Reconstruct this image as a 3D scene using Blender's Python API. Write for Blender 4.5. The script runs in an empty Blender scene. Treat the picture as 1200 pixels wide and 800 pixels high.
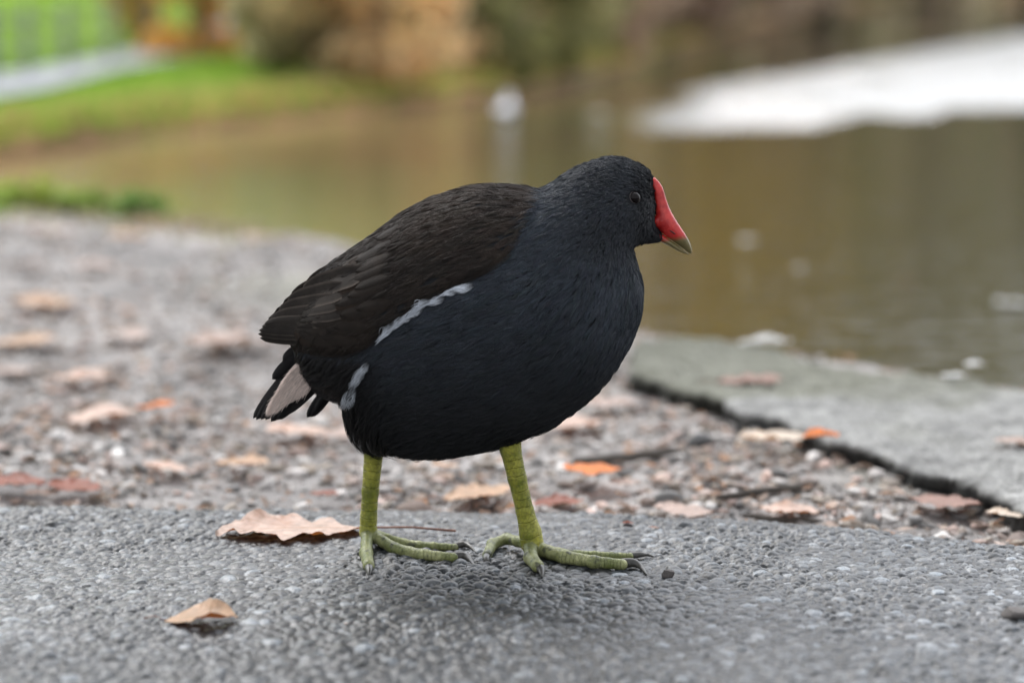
import bpy, math, random
import numpy as np
from mathutils import Vector
rng = np.random.default_rng(7)
random.seed(7)
SC = bpy.context.scene
COL = SC.collection
R = math.radians

# ------------------------------------------------------------------ camera frame
FPX, HCAM = 2600.0, 0.377
PITCH = math.atan(430 / FPX)
CP, SP = math.cos(PITCH), math.sin(PITCH)
def ray(px, py):
    a, b = (px - 600) / FPX, -(py - 400) / FPX
    return np.array([a, CP + b * SP, -SP + b * CP])
def gp(px, py, z=0.0):            # photo point on a level plane
    d = ray(px, py); t = (z - HCAM) / d[2]
    return np.array([d[0] * t, d[1] * t, z])
def vp(px, py, Y):                # photo point on an upright plane
    d = ray(px, py); t = Y / d[1]
    return np.array([d[0] * t, Y, HCAM + d[2] * t])

YA = gp(432, 643)[1]              # far leg depth
YN = gp(625, 651)[1]              # near leg depth
YB = 0.5 * (YA + YN)
PXM = YB / CP / FPX * 1.0         # metres per photo pixel at the bird

# ------------------------------------------------------------------ tagging
def tag(o, label=None, cat=None, group=None, kind=None):
    if label: o['label'] = label
    if cat: o['category'] = cat
    if group: o['group'] = group
    if kind: o['kind'] = kind
    return o
def empty(name, loc, rz=0):
    o = bpy.data.objects.new(name, None); COL.objects.link(o)
    o.location = loc; o.rotation_euler = (0, 0, rz); o.empty_display_size = .02
    return o
def link(name, me, mat=None, parent=None, smooth=True):
    o = bpy.data.objects.new(name, me); COL.objects.link(o)
    if mat is not None:
        for m in (mat if isinstance(mat, (list, tuple)) else [mat]): me.materials.append(m)
    if parent is not None: o.parent = parent
    if smooth and len(me.polygons): me.polygons.foreach_set('use_smooth', np.ones(len(me.polygons), bool))
    return o
def npmesh(name, V, F, attrs=None, fattr=None):
    V = np.asarray(V, np.float32).reshape(-1, 3); F = np.asarray(F, np.int32); k = F.shape[1]
    me = bpy.data.meshes.new(name)
    me.vertices.add(len(V)); me.vertices.foreach_set('co', V.ravel())
    me.loops.add(F.size); me.loops.foreach_set('vertex_index', F.ravel())
    me.polygons.add(len(F)); me.polygons.foreach_set('loop_start', np.arange(0, F.size, k, dtype=np.int32))
    try: me.polygons.foreach_set('loop_total', np.full(len(F), k, np.int32))
    except Exception: pass
    for n, a in (attrs or {}).items():
        a = np.asarray(a, np.float32)
        if a.ndim == 1:
            me.attributes.new(n, 'FLOAT', 'POINT').data.foreach_set('value', a)
        elif a.shape[1] == 4:
            me.attributes.new(n, 'FLOAT_COLOR', 'POINT').data.foreach_set('color', a.ravel())
        else:
            me.attributes.new(n, 'FLOAT_VECTOR', 'POINT').data.foreach_set('vector', a.ravel())
    me.update(calc_edges=True); me.validate()
    return me
def rgba(c): 
    c = np.asarray(c, float)
    return np.concatenate([c, np.ones(c.shape[:-1] + (1,))], -1)

# ------------------------------------------------------------------ materials
class M:
    def __init__(s, name):
        s.m = bpy.data.materials.new(name); s.m.use_nodes = True
        s.t = s.m.node_tree; s.t.nodes.clear()
        s.out = s.n('ShaderNodeOutputMaterial'); s.b = s.n('ShaderNodeBsdfPrincipled')
        s.l(s.b.outputs[0], s.out.inputs[0])
    def n(s, k, **kw):
        x = s.t.nodes.new(k)
        for a, v in kw.items():
            if a in x.bl_rna.properties: setattr(x, a, v)
        return x
    def l(s, a, b): s.t.links.new(a, b)
    def set(s, **kw):
        for k, v in kw.items():
            k = k.replace('_', ' ')
            i = s.b.inputs[k]
            if hasattr(v, 'is_linked') or isinstance(v, bpy.types.NodeSocket): s.l(v, i)
            else: i.default_value = v
        return s
    def attr(s, name, out='Color'):
        return s.n('ShaderNodeAttribute', attribute_name=name).outputs[out]
    def coord(s, kind='Object', scale=(1, 1, 1)):
        c = s.n('ShaderNodeTexCoord').outputs[kind]
        mp = s.n('ShaderNodeMapping'); s.l(c, mp.inputs[0]); mp.inputs['Scale'].default_value = scale
        return mp.outputs[0]
    def noise(s, vec, scale, detail=4, rough=.6, dist=0):
        x = s.n('ShaderNodeTexNoise'); s.l(vec, x.inputs['Vector'])
        x.inputs['Scale'].default_value = scale; x.inputs['Detail'].default_value = detail
        x.inputs['Roughness'].default_value = rough; x.inputs['Distortion'].default_value = dist
        return x.outputs['Fac']
    def ramp(s, fac, stops):
        x = s.n('ShaderNodeValToRGB'); s.l(fac, x.inputs[0]); e = x.color_ramp.elements
        while len(e) < len(stops): e.new(.5)
        for q, (p, c) in zip(e, stops):
            q.position = p; q.color = (c, c, c, 1) if isinstance(c, (int, float)) else (*c, 1)
        return x.outputs[0]
    def mix(s, a, b, fac=.5, mode='MIX'):
        x = s.n('ShaderNodeMix'); x.data_type = 'RGBA'; x.blend_type = mode
        for v, i in ((fac, 0), (a, 6), (b, 7)):
            if isinstance(v, bpy.types.NodeSocket): s.l(v, x.inputs[i])
            else: x.inputs[i].default_value = v if i == 0 else (*v, 1)
        return x.outputs[2]
    def math(s, op, a, b=0., c=0.):
        x = s.n('ShaderNodeMath'); x.operation = op
        for i, v in enumerate((a, b, c)):
            if isinstance(v, bpy.types.NodeSocket): s.l(v, x.inputs[i])
            else: x.inputs[i].default_value = v
        return x.outputs[0]
    def bump(s, h, dist, strength=1.0, normal=None):
        x = s.n('ShaderNodeBump'); s.l(h, x.inputs['Height']); x.inputs['Distance'].default_value = dist
        if isinstance(strength, bpy.types.NodeSocket): s.l(strength, x.inputs['Strength'])
        else: x.inputs['Strength'].default_value = strength
        if normal is not None: s.l(normal, x.inputs['Normal'])
        return x.outputs[0]

def mat_asphalt():
    m = M('worn asphalt'); c = m.coord('Object')
    base = m.attr('tint')
    n1 = m.noise(c, 900, 3); n2 = m.noise(c, 9, 4)
    col = m.mix(base, m.ramp(n1, [(.3, .55), (.7, 1.35)]), 1.0, 'MULTIPLY')
    col = m.mix(col, m.ramp(n2, [(.3, (.80, .82, .84)), (.7, (1.10, 1.09, 1.09))]), 1.0, 'MULTIPLY')
    m.set(Base_Color=col, Roughness=.40, Normal=m.bump(n1, .0004, .7))
    m.b.inputs['Specular IOR Level'].default_value = .5
    return m.m
def mat_attr(name, rough=.7, nscale=300, lo=.75, hi=1.25, bump=.0005, spec=.4, trans=0.):
    m = M(name); c = m.coord('Object'); n1 = m.noise(c, nscale, 4)
    col = m.mix(m.attr('tint'), m.ramp(n1, [(.3, lo), (.7, hi)]), 1.0, 'MULTIPLY')
    m.set(Base_Color=col, Roughness=rough, Normal=m.bump(n1, bump, .7))
    m.b.inputs['Specular IOR Level'].default_value = spec
    if trans:
        tr = m.n('ShaderNodeBsdfTranslucent'); m.l(col, tr.inputs[0])
        mx = m.n('ShaderNodeMixShader'); mx.inputs[0].default_value = trans
        m.l(m.b.outputs[0], mx.inputs[1]); m.l(tr.outputs[0], mx.inputs[2]); m.l(mx.outputs[0], m.out.inputs[0])
    return m.m
def mat_noise(name, c1, c2, scale, rough=.8, bump=.002, detail=6, c3=None):
    m = M(name); c = m.coord('Object'); n1 = m.noise(c, scale, detail); n2 = m.noise(c, scale * .17, 3)
    col = m.ramp(n1, [(.3, c1), (.7, c2)])
    if c3: col = m.mix(col, c3, m.ramp(n2, [(.48, 0.), (.62, 1.)]))
    m.set(Base_Color=col, Roughness=rough, Normal=m.bump(n1, bump, .8))
    return m.m

# ------------------------------------------------------------------ numpy noise
_T = np.random.default_rng(3).random((256, 256, 3))
def vnoise(x, y, s, k=0):
    x = x * s + 17.3 * k; y = y * s + 5.1 * k
    xi = np.floor(x).astype(int); yi = np.floor(y).astype(int); fx = x - xi; fy = y - yi
    fx = fx * fx * (3 - 2 * fx); fy = fy * fy * (3 - 2 * fy)
    g = lambda i, j: _T[i & 255, j & 255, k % 3]
    return (g(xi, yi) * (1 - fx) + g(xi + 1, yi) * fx) * (1 - fy) + (g(xi, yi + 1) * (1 - fx) + g(xi + 1, yi + 1) * fx) * fy
def fbm(x, y, s, o=4, k=0):
    r = 0; a = .5
    for i in range(o): r = r + a * vnoise(x, y, s * 2 ** i, k + i); a *= .5
    return r / (1 - .5 ** o)
def voro(x, y, cx, cy, k=0):
    u = x / cx + 31 * k; v = y / cy + 57 * k
    ui = np.floor(u).astype(int); vi = np.floor(v).astype(int)
    f1 = np.full(x.shape, 9.); f2 = np.full(x.shape, 9.); ident = np.zeros(x.shape); dx1 = np.zeros(x.shape); dy1 = np.zeros(x.shape)
    for a in (-1, 0, 1):
        for b in (-1, 0, 1):
            t = _T[(ui + a) & 255, (vi + b) & 255]
            dx = u - (ui + a + .1 + .8 * t[..., 0]); dy = v - (vi + b + .1 + .8 * t[..., 1])
            d = np.sqrt(dx * dx + dy * dy)
            c = d < f1
            f2 = np.where(c, f1, np.minimum(f2, d)); f1 = np.where(c, d, f1)
            ident = np.where(c, t[..., 2], ident); dx1 = np.where(c, dx, dx1); dy1 = np.where(c, dy, dy1)
    return f1, f2, ident, dx1, dy1
sst = lambda a, b, x: (lambda t: t * t * (3 - 2 * t))(np.clip((x - a) / (b - a), 0, 1))
def axis(lo, hi, flo, fhi, fine, grow=1.06):
    mid = list(np.arange(flo, fhi, fine)); a = []; s = fine; p = flo
    while p > lo: s *= grow; p -= s; a.append(max(p, lo))
    b = []; s = fine; p = mid[-1]
    while p < hi: s *= grow; p += s; b.append(min(p, hi))
    return np.array(a[::-1] + mid + b)
def gridmesh(name, X, Y, Z, attrs=None, keep=None):
    ny, nx = X.shape
    i = np.arange(ny * nx).reshape(ny, nx)
    F = np.stack([i[:-1, :-1], i[:-1, 1:], i[1:, 1:], i[1:, :-1]], -1)
    if keep is not None:
        kf = keep[:-1, :-1] & keep[1:, 1:] & keep[1:, :-1] & keep[:-1, 1:]; F = F[kf]
    F = F.reshape(-1, 4)
    V = np.stack([X, Y, Z], -1).reshape(-1, 3)
    at = {k: v.reshape(ny * nx, *v.shape[2:]) for k, v in (attrs or {}).items()}
    if keep is not None:
        used = np.zeros(len(V), bool); used[F.ravel()] = True
        rem = np.cumsum(used) - 1; F = rem[F]; V = V[used]; at = {k: v[used] for k, v in at.items()}
    return npmesh(name, V, F, at)

# ------------------------------------------------------------------ the asphalt path
EDGE = gp(300, 583)[1]
_ex = np.array([gp(p, q)[:2] for p, q in [(-200, 583), (700, 589), (850, 594), (960, 602), (1060, 614), (1200, 630), (1400, 655)]])
def edge_y(x): return np.interp(x, _ex[:, 0], _ex[:, 1]) + .05 * (fbm(x, x * 0, 2.2, 3, 1) - .5) * sst(.35, .6, abs(x)) + .014 * (fbm(x, x * 0, 30, 3) - .5)
def chips(x, y, cx, cy, k, A, slope, cur):
    u = x / cx + 31 * k; v = y / cy + 57 * k; ui = np.floor(u).astype(int); vi = np.floor(v).astype(int)
    best = np.full(x.shape, -9.); sec = np.full(x.shape, -9.); idn = np.zeros(x.shape)
    for a in (-1, 0, 1):
        for b in (-1, 0, 1):
            q = (ui + a) & 255; w = (vi + b) & 255; t = _T[q, w]; t2 = _T[w, q]
            dx = (u - (ui + a + t[..., 0])) * cx; dy = (v - (vi + b + t[..., 1])) * cy
            h = A * t[..., 2] + slope * ((t2[..., 0] - .5) * dx + (t2[..., 1] - .5) * dy) - cur * (dx * dx + dy * dy)
            c = h > best; sec = np.where(c, best, np.maximum(sec, h)); best = np.where(c, h, best); idn = np.where(c, (t[..., 2] * 3.7 + t2[..., 2]) % 1, idn)
    return best, best - sec, idn
def asphalt_h(x, y):
    wx = .003 * (fbm(x, y, 90, 2) - .5); wy = .003 * (fbm(x, y, 90, 2, 1) - .5)
    h1, g1, i1 = chips(x + wx, y + wy, .0062, .0055, 1, .0040, 1.3, 85.)
    h2, g2, i2 = chips(x - wy, y + wx, .0031, .0028, 2, .0030, 1.5, 150.)
    h2 = h2 + .0001
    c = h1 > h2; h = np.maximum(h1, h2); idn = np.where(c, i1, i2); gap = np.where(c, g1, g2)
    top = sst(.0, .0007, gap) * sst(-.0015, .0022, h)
    h = np.clip(h, -.0026, .0060) - .0010 * (1 - sst(0, .0009, gap)) + .0007 * (fbm(x, y, 700, 2) - .5)
    low = sst(.30, .62, fbm(x, y, 11, 3, 5))
    h = h * .66 * (.75 + .5 * low) + .004 * (fbm(x, y, 5, 3, 2) - .5)
    return h * 1.0 - .0021, top, idn, i2
xs = axis(-60, 60, -.40, .40, .00085, 1.07); ys = axis(-60, EDGE + .045, 1.12, EDGE + .045, .00085, 1.07)
ys = ys[ys <= EDGE + .045]
X, Y = np.meshgrid(xs, ys)
Z, top, idn, id2 = asphalt_h(X, Y)
far = sst(.9, 2.5, np.hypot(X, Y - 1.4)); Z = Z * (1 - far)
ed = Y - edge_y(X) ; Z = Z - .034 * sst(-.006, .022, ed) - .006 * sst(-.05, 0, ed) 
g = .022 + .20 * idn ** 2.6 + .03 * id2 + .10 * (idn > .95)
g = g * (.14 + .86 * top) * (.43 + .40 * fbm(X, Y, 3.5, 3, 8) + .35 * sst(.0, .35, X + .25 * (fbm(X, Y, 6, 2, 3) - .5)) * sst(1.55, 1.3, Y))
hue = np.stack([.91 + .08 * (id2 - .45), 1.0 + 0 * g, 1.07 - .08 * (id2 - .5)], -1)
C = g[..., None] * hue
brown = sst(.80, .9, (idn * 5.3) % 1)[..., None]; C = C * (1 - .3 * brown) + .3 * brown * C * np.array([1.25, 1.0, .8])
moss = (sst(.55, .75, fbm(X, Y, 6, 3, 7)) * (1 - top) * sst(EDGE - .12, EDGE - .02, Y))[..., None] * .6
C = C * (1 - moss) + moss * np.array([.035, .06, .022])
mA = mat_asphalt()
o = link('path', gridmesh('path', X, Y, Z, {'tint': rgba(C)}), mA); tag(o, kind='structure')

# ------------------------------------------------------------------ shore ground beyond
WZ = -.085
# near shore line (x -> y), built from the photo
shore = np.array([gp(p, q, -.03)[:2] for p, q in [(-900, 215), (-300, 222), (0, 238), (200, 262), (300, 274), (400, 290), (520, 322), (650, 362), (760, 392), (900, 412), (1000, 428), (1200, 462), (1500, 505), (2000, 560)]])
shore = np.vstack([[-30, shore[0][1] + 3], [-6, shore[0][1] + .6], shore, [6, 1.0], [30, 0.0]])
def shore_y(x): return np.interp(x, shore[:, 0], shore[:, 1])
def ground_h(x, y):
    d = shore_y(x) - y + .05 * (fbm(x, y, 7, 2, 4) - .5)
    z = -.024 + .014 * (fbm(x, y, 5, 4, 3) - .5) + .006 * (fbm(x, y, 40, 3, 1) - .5)
    z = z + .02 * sst(.5, 1.6, y - EDGE) * sst(0, .4, d)
    return z - .22 * sst(.03, -.35, d) - .03 * sst(.0, -.03, y - edge_y(x))
xs = axis(-30, 30, -1.3, .9, .008, 1.08); ys = axis(EDGE - .22, 8, EDGE - .22, 4.3, .008, 1.08)
X, Y = np.meshgrid(xs, ys); Z = ground_h(X, Y)
base = .11 + .34 * fbm(X, Y, 14, 4, 2)
wet = sst(.35, .7, fbm(X, Y, 4, 3, 9))
C = base[..., None] * np.array([1.02, .96, .92]); C = C * (1 - .25 * wet[..., None])
grn = (sst(.50, .68, fbm(X, Y, 3, 3, 6)) * sst(1.0, .2, shore_y(X) - Y))[..., None]
C = C * (1 - grn * .7) + grn * .7 * np.array([.10, .115, .05])
keep = (Y < shore_y(X) + 1.2)
mG = mat_attr('gritty shore earth', .85, 260, .6, 1.4, .002)
o = link('shore_ground', gridmesh('shore_ground', X, Y, Z, {'tint': rgba(C)}, keep), mG); tag(o, kind='structure')

# ------------------------------------------------------------------ concrete slab edging
SLZ = -.004
e0 = [gp(p, q, SLZ)[:2] for p, q in [(760, 436), (800, 452), (860, 475), (930, 498), (1000, 522), (1080, 552), (1140, 572), (1200, 592), (1300, 625)]]
e0 = np.array([[.118, 2.14]] + [list(v) for v in e0] + [[.46, 1.35], [.62, 1.0]])
b0 = np.array([gp(p, q, SLZ)[:2] for p, q in [(745, 400), (780, 398), (850, 401), (900, 407), (960, 421), (1050, 437), (1200, 459), (1320, 478)]] + [[.8, 1.45], [1.1, 1.05]])
def resample(P, n):
    s = np.r_[0, np.cumsum(np.hypot(*np.diff(P, axis=0).T))]; t = np.linspace(0, s[-1], n)
    return np.stack([np.interp(t, s, P[:, i]) for i in range(P.shape[1])], -1)
n = 420; A = resample(e0, n); B = resample(b0, n)
jag = np.array([(fbm(np.array([i * .0024]), np.array([0.]), 9, 4, 2)[0] - .5) for i in range(n)])
tn = np.gradient(A, axis=0); tn /= np.linalg.norm(tn, axis=1)[:, None]; nn_ = np.stack([-tn[:, 1], tn[:, 0]], -1)
jag2 = np.array([(fbm(np.array([i * .0024]), np.array([9.]), 45, 3, 1)[0] - .5) for i in range(n)])
A = A + nn_ * (jag * .06 + jag2 * .022)[:, None]
rows = []; 
for (t, z) in [(.012, -.085), (.012, -.050), (.011, -.040), (.010, -.032), (.008, -.025), (.005, -.018), (.002, -.011), (.0, -.006), (.006, -.002), (.016, .0)] + [(v, 0.) for v in np.linspace(.03, .97, 170)] + [(.985, -.001), (.995, -.006), (1.0, -.02), (1.001, -.1)]:
    P = A * (1 - t) + B * t
    rows.append(np.concatenate([P, np.full((n, 1), z)], 1))
G = np.stack(rows); X, Y, Zr = G[..., 0], G[..., 1], G[..., 2]
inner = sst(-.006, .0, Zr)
f1, f2, idn, dx, dy = voro(X, Y, .009, .008, 3)
fn = fbm(np.arange(n)[None, :] * .0024 + 0 * Zr, Zr * 1.0, 60, 3, 1) - .5; fn2 = fbm(np.arange(n)[None, :] * .0024 + 0 * Zr, Zr * 1.3, 25, 3, 2) - .5
Z = Zr + SLZ + .014 * (fbm(X, Y, 9, 4, 4) - .5) + .0035 * sst(.05, .4, f2 - f1) * idn + .003 * (fbm(X, Y, 90, 2, 1) - .5)
lowf = sst(.0, -.02, Zr) * (G[..., 1] < 3)
X = X + lowf * (.018 * fn + .02 * fn2); Y = Y + lowf * (.022 * fn2 + .02 * fn + .006)
mo = sst(.42, .62, fbm(X, Y, 5, 4, 8) + .12 * sst(1.9, 2.1, Y))
C = (.09 + .34 * fbm(X, Y, 60, 3, 3) * (.5 + fbm(X, Y, 8, 3, 5)) + .12 * idn)[..., None] * np.array([1., 1., .96])
C = C * (1 - .7 * mo[..., None]) + .7 * mo[..., None] * np.array([.15, .155, .10])
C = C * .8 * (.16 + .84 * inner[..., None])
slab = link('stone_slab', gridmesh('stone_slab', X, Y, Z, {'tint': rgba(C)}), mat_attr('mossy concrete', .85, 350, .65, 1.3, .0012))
tag(slab, 'mossy grey concrete slab with a broken dark edge beside the water', 'stone slab')
def slab_z(x, y): return SLZ + .014 * (fbm(np.array([x]), np.array([y]), 9, 4, 4)[0] - .5) + .003
def in_slab(x, y):
    ya = np.interp(x, e0[:, 0], e0[:, 1]); yb = np.interp(x, b0[:, 0], b0[:, 1])
    return (y > ya + .012) & (y < yb) & (x > .12)

# ------------------------------------------------------------------ loose stones (stuff)
def ico(sub):
    import bmesh
    bm = bmesh.new(); bmesh.ops.create_icosphere(bm, subdivisions=sub, radius=1)
    V = np.array([v.co[:] for v in bm.verts]); F = np.array([[v.index for v in f.verts] for f in bm.faces]); bm.free()
    return V, F
def stones(name, n, place, smin, smax, pal, mat, flat=.6, sub=2):
    V0, F0 = ico(sub); nv = len(V0)
    variants = []
    for k in range(12):
        r = np.random.default_rng(k); V = V0.copy()
        for _ in range(13):
            d = r.normal(size=3); d /= np.linalg.norm(d); c = r.uniform(.35, .8)
            s = V @ d; V = V - np.maximum(s - c, 0)[:, None] * d
        variants.append(V)
    P, sz = place(n), smin * (smax / smin) ** (rng.random(n) ** 2.8)
    a = rng.random(n) * 6.283; ca, sa = np.cos(a), np.sin(a)
    W = np.stack([variants[i % 12] for i in range(n)]) * sz[:, None, None]
    W = W * np.stack([rng.uniform(.8, 1.4, n), rng.uniform(.7, 1.1, n), flat * rng.uniform(.6, 1.2, n)], -1)[:, None, :]
    tl = rng.normal(0, .25, n)[:, None]
    W[..., 2] += tl * W[..., 0]
    x = W[..., 0] * ca[:, None] - W[..., 1] * sa[:, None]; y = W[..., 0] * sa[:, None] + W[..., 1] * ca[:, None]
    W = np.stack([x + P[:, 0:1], y + P[:, 1:2], W[..., 2] + P[:, 2:3] + (sz * .25)[:, None]], -1)
    F = (F0[None] + (np.arange(n) * nv)[:, None, None]).reshape(-1, 3)
    pal = np.array(pal); c = pal[rng.integers(0, len(pal), n)] * rng.uniform(.7, 1.55, (n, 1))
    me = npmesh(name, W.reshape(-1, 3), F, {'tint': rgba(np.repeat(c, nv, 0))})
    return link(name, me, mat, smooth=False)
def place_gravel(n):
    out = []
    while len(out) < n:
        k = n * 3
        d = 1 / rng.uniform(1 / 4.2, 1 / (EDGE - .15), k); x = rng.uniform(-.55, .42, k) * d
        ok = (d > edge_y(x) + .002) & (d < shore_y(x) - .01) & ~in_slab(x, d)
        dens = fbm(x, d, 9, 3, 5); ok &= rng.random(k) < sst(.25, .6, dens) + .25
        out += list(zip(x[ok], d[ok]))
    P = np.array(out[:n]); return np.column_stack([P, ground_h(P[:, 0], P[:, 1])])
mS = mat_attr('weathered stone', .75, 500, .7, 1.3, .0006)
o = stones('gravel', 27000, place_gravel, .0018, .0105, [(.34, .325, .31), (.26, .22, .18), (.30, .26, .22), (.20, .195, .19), (.46, .43, .41), (.32, .26, .23), (.11, .105, .10), (.50, .48, .46), (.24, .20, .17), (.42, .32, .28), (.38, .36, .34)], mS)
tag(o, 'loose grey and brown gravel scattered over the shore', 'gravel', kind='stuff')

LITP = place_gravel(2800)
# ------------------------------------------------------------------ water
bank_px = [(-700, 262), (-300, 222), (0, 189), (150, 165), (300, 148), (450, 132), (600, 116), (680, 100), (740, 80), (800, 58), (880, 34), (1000, 8), (1200, -8)]
bank = np.array([gp(p, q, WZ)[:2] for p, q in bank_px]); bank = np.vstack([[-30, bank[0][1] - 4], bank, [60, bank[-1][1] + 20]])
def wmat():
    m = M('pond water'); c = m.coord('Object')
    n1 = m.noise(m.coord('Object', (1.0, 3.2, 1)), 5.0, 3, .55, .4)
    n2 = m.noise(m.coord('Object', (1.0, 2.2, 1)), 22, 3, .6)
    n3 = m.noise(m.coord('Object', (1.0, 1.4, 1)), 14, 4, .7)
    z = m.attr('wind_glare', 'Fac')
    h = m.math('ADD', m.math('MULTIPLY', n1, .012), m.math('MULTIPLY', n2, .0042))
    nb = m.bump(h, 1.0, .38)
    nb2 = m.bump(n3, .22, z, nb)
    m.set(Base_Color=m.attr('murk_reflect'), Roughness=m.math('MULTIPLY_ADD', z, .30, .035), Normal=nb2)
    m.l(m.math('MULTIPLY_ADD', z, 8.0, 1.36), m.b.inputs['IOR'])  # IOR pushed far above water's inside the lane to whiten its glare
    m.b.inputs['Specular IOR Level'].default_value = .62
    return m.m
xs = axis(-60, 140, -2, 12, .10, 1.15); ys = axis(1.0, 170, 2, 30, .10, 1.12)
X, Y = np.meshgrid(xs, ys)
# ruffled lane, white glare put in by a raised IOR: near and far margins in the plane of the water
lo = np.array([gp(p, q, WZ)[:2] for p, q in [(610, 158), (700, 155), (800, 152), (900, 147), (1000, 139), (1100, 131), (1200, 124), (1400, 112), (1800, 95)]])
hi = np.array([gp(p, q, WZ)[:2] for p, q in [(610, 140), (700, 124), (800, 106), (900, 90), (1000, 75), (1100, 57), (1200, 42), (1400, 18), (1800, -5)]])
def wind_glare(x, y):
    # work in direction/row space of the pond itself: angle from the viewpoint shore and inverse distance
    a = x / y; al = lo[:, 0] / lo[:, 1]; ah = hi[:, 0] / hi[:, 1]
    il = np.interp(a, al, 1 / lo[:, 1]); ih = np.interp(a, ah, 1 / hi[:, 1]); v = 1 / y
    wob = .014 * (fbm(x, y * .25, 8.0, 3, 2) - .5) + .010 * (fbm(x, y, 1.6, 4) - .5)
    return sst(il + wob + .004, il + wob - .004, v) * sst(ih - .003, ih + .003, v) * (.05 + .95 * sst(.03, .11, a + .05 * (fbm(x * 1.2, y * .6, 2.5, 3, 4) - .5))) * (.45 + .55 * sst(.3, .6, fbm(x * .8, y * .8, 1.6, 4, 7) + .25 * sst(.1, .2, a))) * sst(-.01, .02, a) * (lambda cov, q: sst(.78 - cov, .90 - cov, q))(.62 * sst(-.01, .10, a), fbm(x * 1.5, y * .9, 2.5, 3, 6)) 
W = wind_glare(X, Y)
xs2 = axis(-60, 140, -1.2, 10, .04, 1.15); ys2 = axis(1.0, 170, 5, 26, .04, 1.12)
X, Y = np.meshgrid(xs2, ys2); W = wind_glare(X, Y)
# silt tint by the lawn bank and inlet, lightened in place of bright reflections
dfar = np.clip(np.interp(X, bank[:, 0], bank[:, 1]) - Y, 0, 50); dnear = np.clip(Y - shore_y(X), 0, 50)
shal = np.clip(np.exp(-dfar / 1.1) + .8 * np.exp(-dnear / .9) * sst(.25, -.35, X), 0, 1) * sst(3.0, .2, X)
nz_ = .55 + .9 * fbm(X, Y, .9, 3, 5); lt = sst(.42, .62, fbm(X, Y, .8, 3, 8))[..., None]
murk_reflect = np.array([.024, .023, .013]) + (np.array([.26, .31, .12]) * (1 - lt) + np.array([.36, .24, .11]) * lt) * (shal * nz_)[..., None]
o = link('water', gridmesh('water', X, Y, np.full_like(X, WZ), {'wind_glare': W, 'murk_reflect': rgba(murk_reflect)}), wmat()); tag(o, kind='structure')

# ------------------------------------------------------------------ far bank terrain
sB = bank.copy()
def bank_y(x): return np.interp(x, sB[:, 0], sB[:, 1])
def far_h(x, y, raw=False):
    d = y - bank_y(x) + .10 * (fbm(x, y, 1.7, 3) - .5)
    d2 = d * .72
    z = WZ - .15 + .20 * sst(-.12, .06, d2) + .05 * sst(.0, 1.5, d2)
    z = z + .035 * (fbm(x, y, .9, 3, 2) - .5) * sst(0, .8, d2)
    lm = sst(.12, -.06, x / y)
    return z + .012 * np.clip(d2 - 4, 0, 60) + (.27 * lm + .05) * np.clip(d2 - 3.0, 0, 16) + .02 * lm * np.clip(d2, 0, 3)
def gt(px, py):                    # photo point on the far terrain
    d = ray(px, py); t = 5.0; o_ = np.array([0, 0, HCAM])
    while t < 90:
        p = o_ + d * t
        if p[1] > bank_y(p[0]) and p[2] < float(far_h(p[0:1], p[1:2])[0]): return p
        t += .02
    return p
xs = axis(-70, 150, -4, 4, .04, 1.07); 
ds = np.concatenate([np.arange(-.6, 3, .04), 3 * 1.09 ** np.arange(0, 46)])
X, D = np.meshgrid(xs, ds); Y = bank_y(X) + D; Z = far_h(X, Y)
lawn = sst(.25, .7, D + .3 * (fbm(X, Y, 2, 3) - .5))
gcol = np.array([.26, .42, .06])[None, None] * (.75 + .5 * fbm(X, Y, 1.5, 3))[..., None]
olive = np.array([.34, .31, .17])[None, None] * (.7 + .6 * fbm(X, Y, 2.2, 3, 4))[..., None]
rt = sst(-.55, .1, X / Y * 4.0 )[..., None]
top_c = gcol * (1 - rt) + olive * rt
edge_c = np.array([.56, .33, .16])[None, None] * (.5 + .9 * fbm(X, Y, 6, 3, 1))[..., None]
dark = sst(.09, .0, D)[..., None]  # shadow line under the bank edge, put into the colour
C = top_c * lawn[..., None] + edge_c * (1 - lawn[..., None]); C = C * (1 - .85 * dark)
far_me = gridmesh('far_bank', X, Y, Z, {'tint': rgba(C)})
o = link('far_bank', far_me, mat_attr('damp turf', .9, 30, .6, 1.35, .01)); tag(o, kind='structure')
# pale footpath across the lawn
pth = np.array([gt(p, q)[:2] for p, q in [(-700, 190), (-300, 146), (-100, 122), (0, 106), (90, 88), (200, 68), (300, 48), (420, 26), (520, 8)]])
Pn = resample(pth, 200); t_ = np.gradient(Pn, axis=0); t_ /= np.linalg.norm(t_, axis=1)[:, None]; nr = np.stack([-t_[:, 1], t_[:, 0]], -1)
wd = np.full((len(Pn), 1), .12)
rows = [Pn + nr * wd * k for k in np.linspace(-1.2, 1.2, 9)]
G = np.stack(rows); Zp = far_h(G[..., 0], G[..., 1]) + .022
o = link('footpath', gridmesh('footpath', G[..., 0], G[..., 1], Zp), mat_noise('pale gravel path', (.27, .28, .31), (.38, .39, .42), 12)); tag(o, kind='structure')

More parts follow.
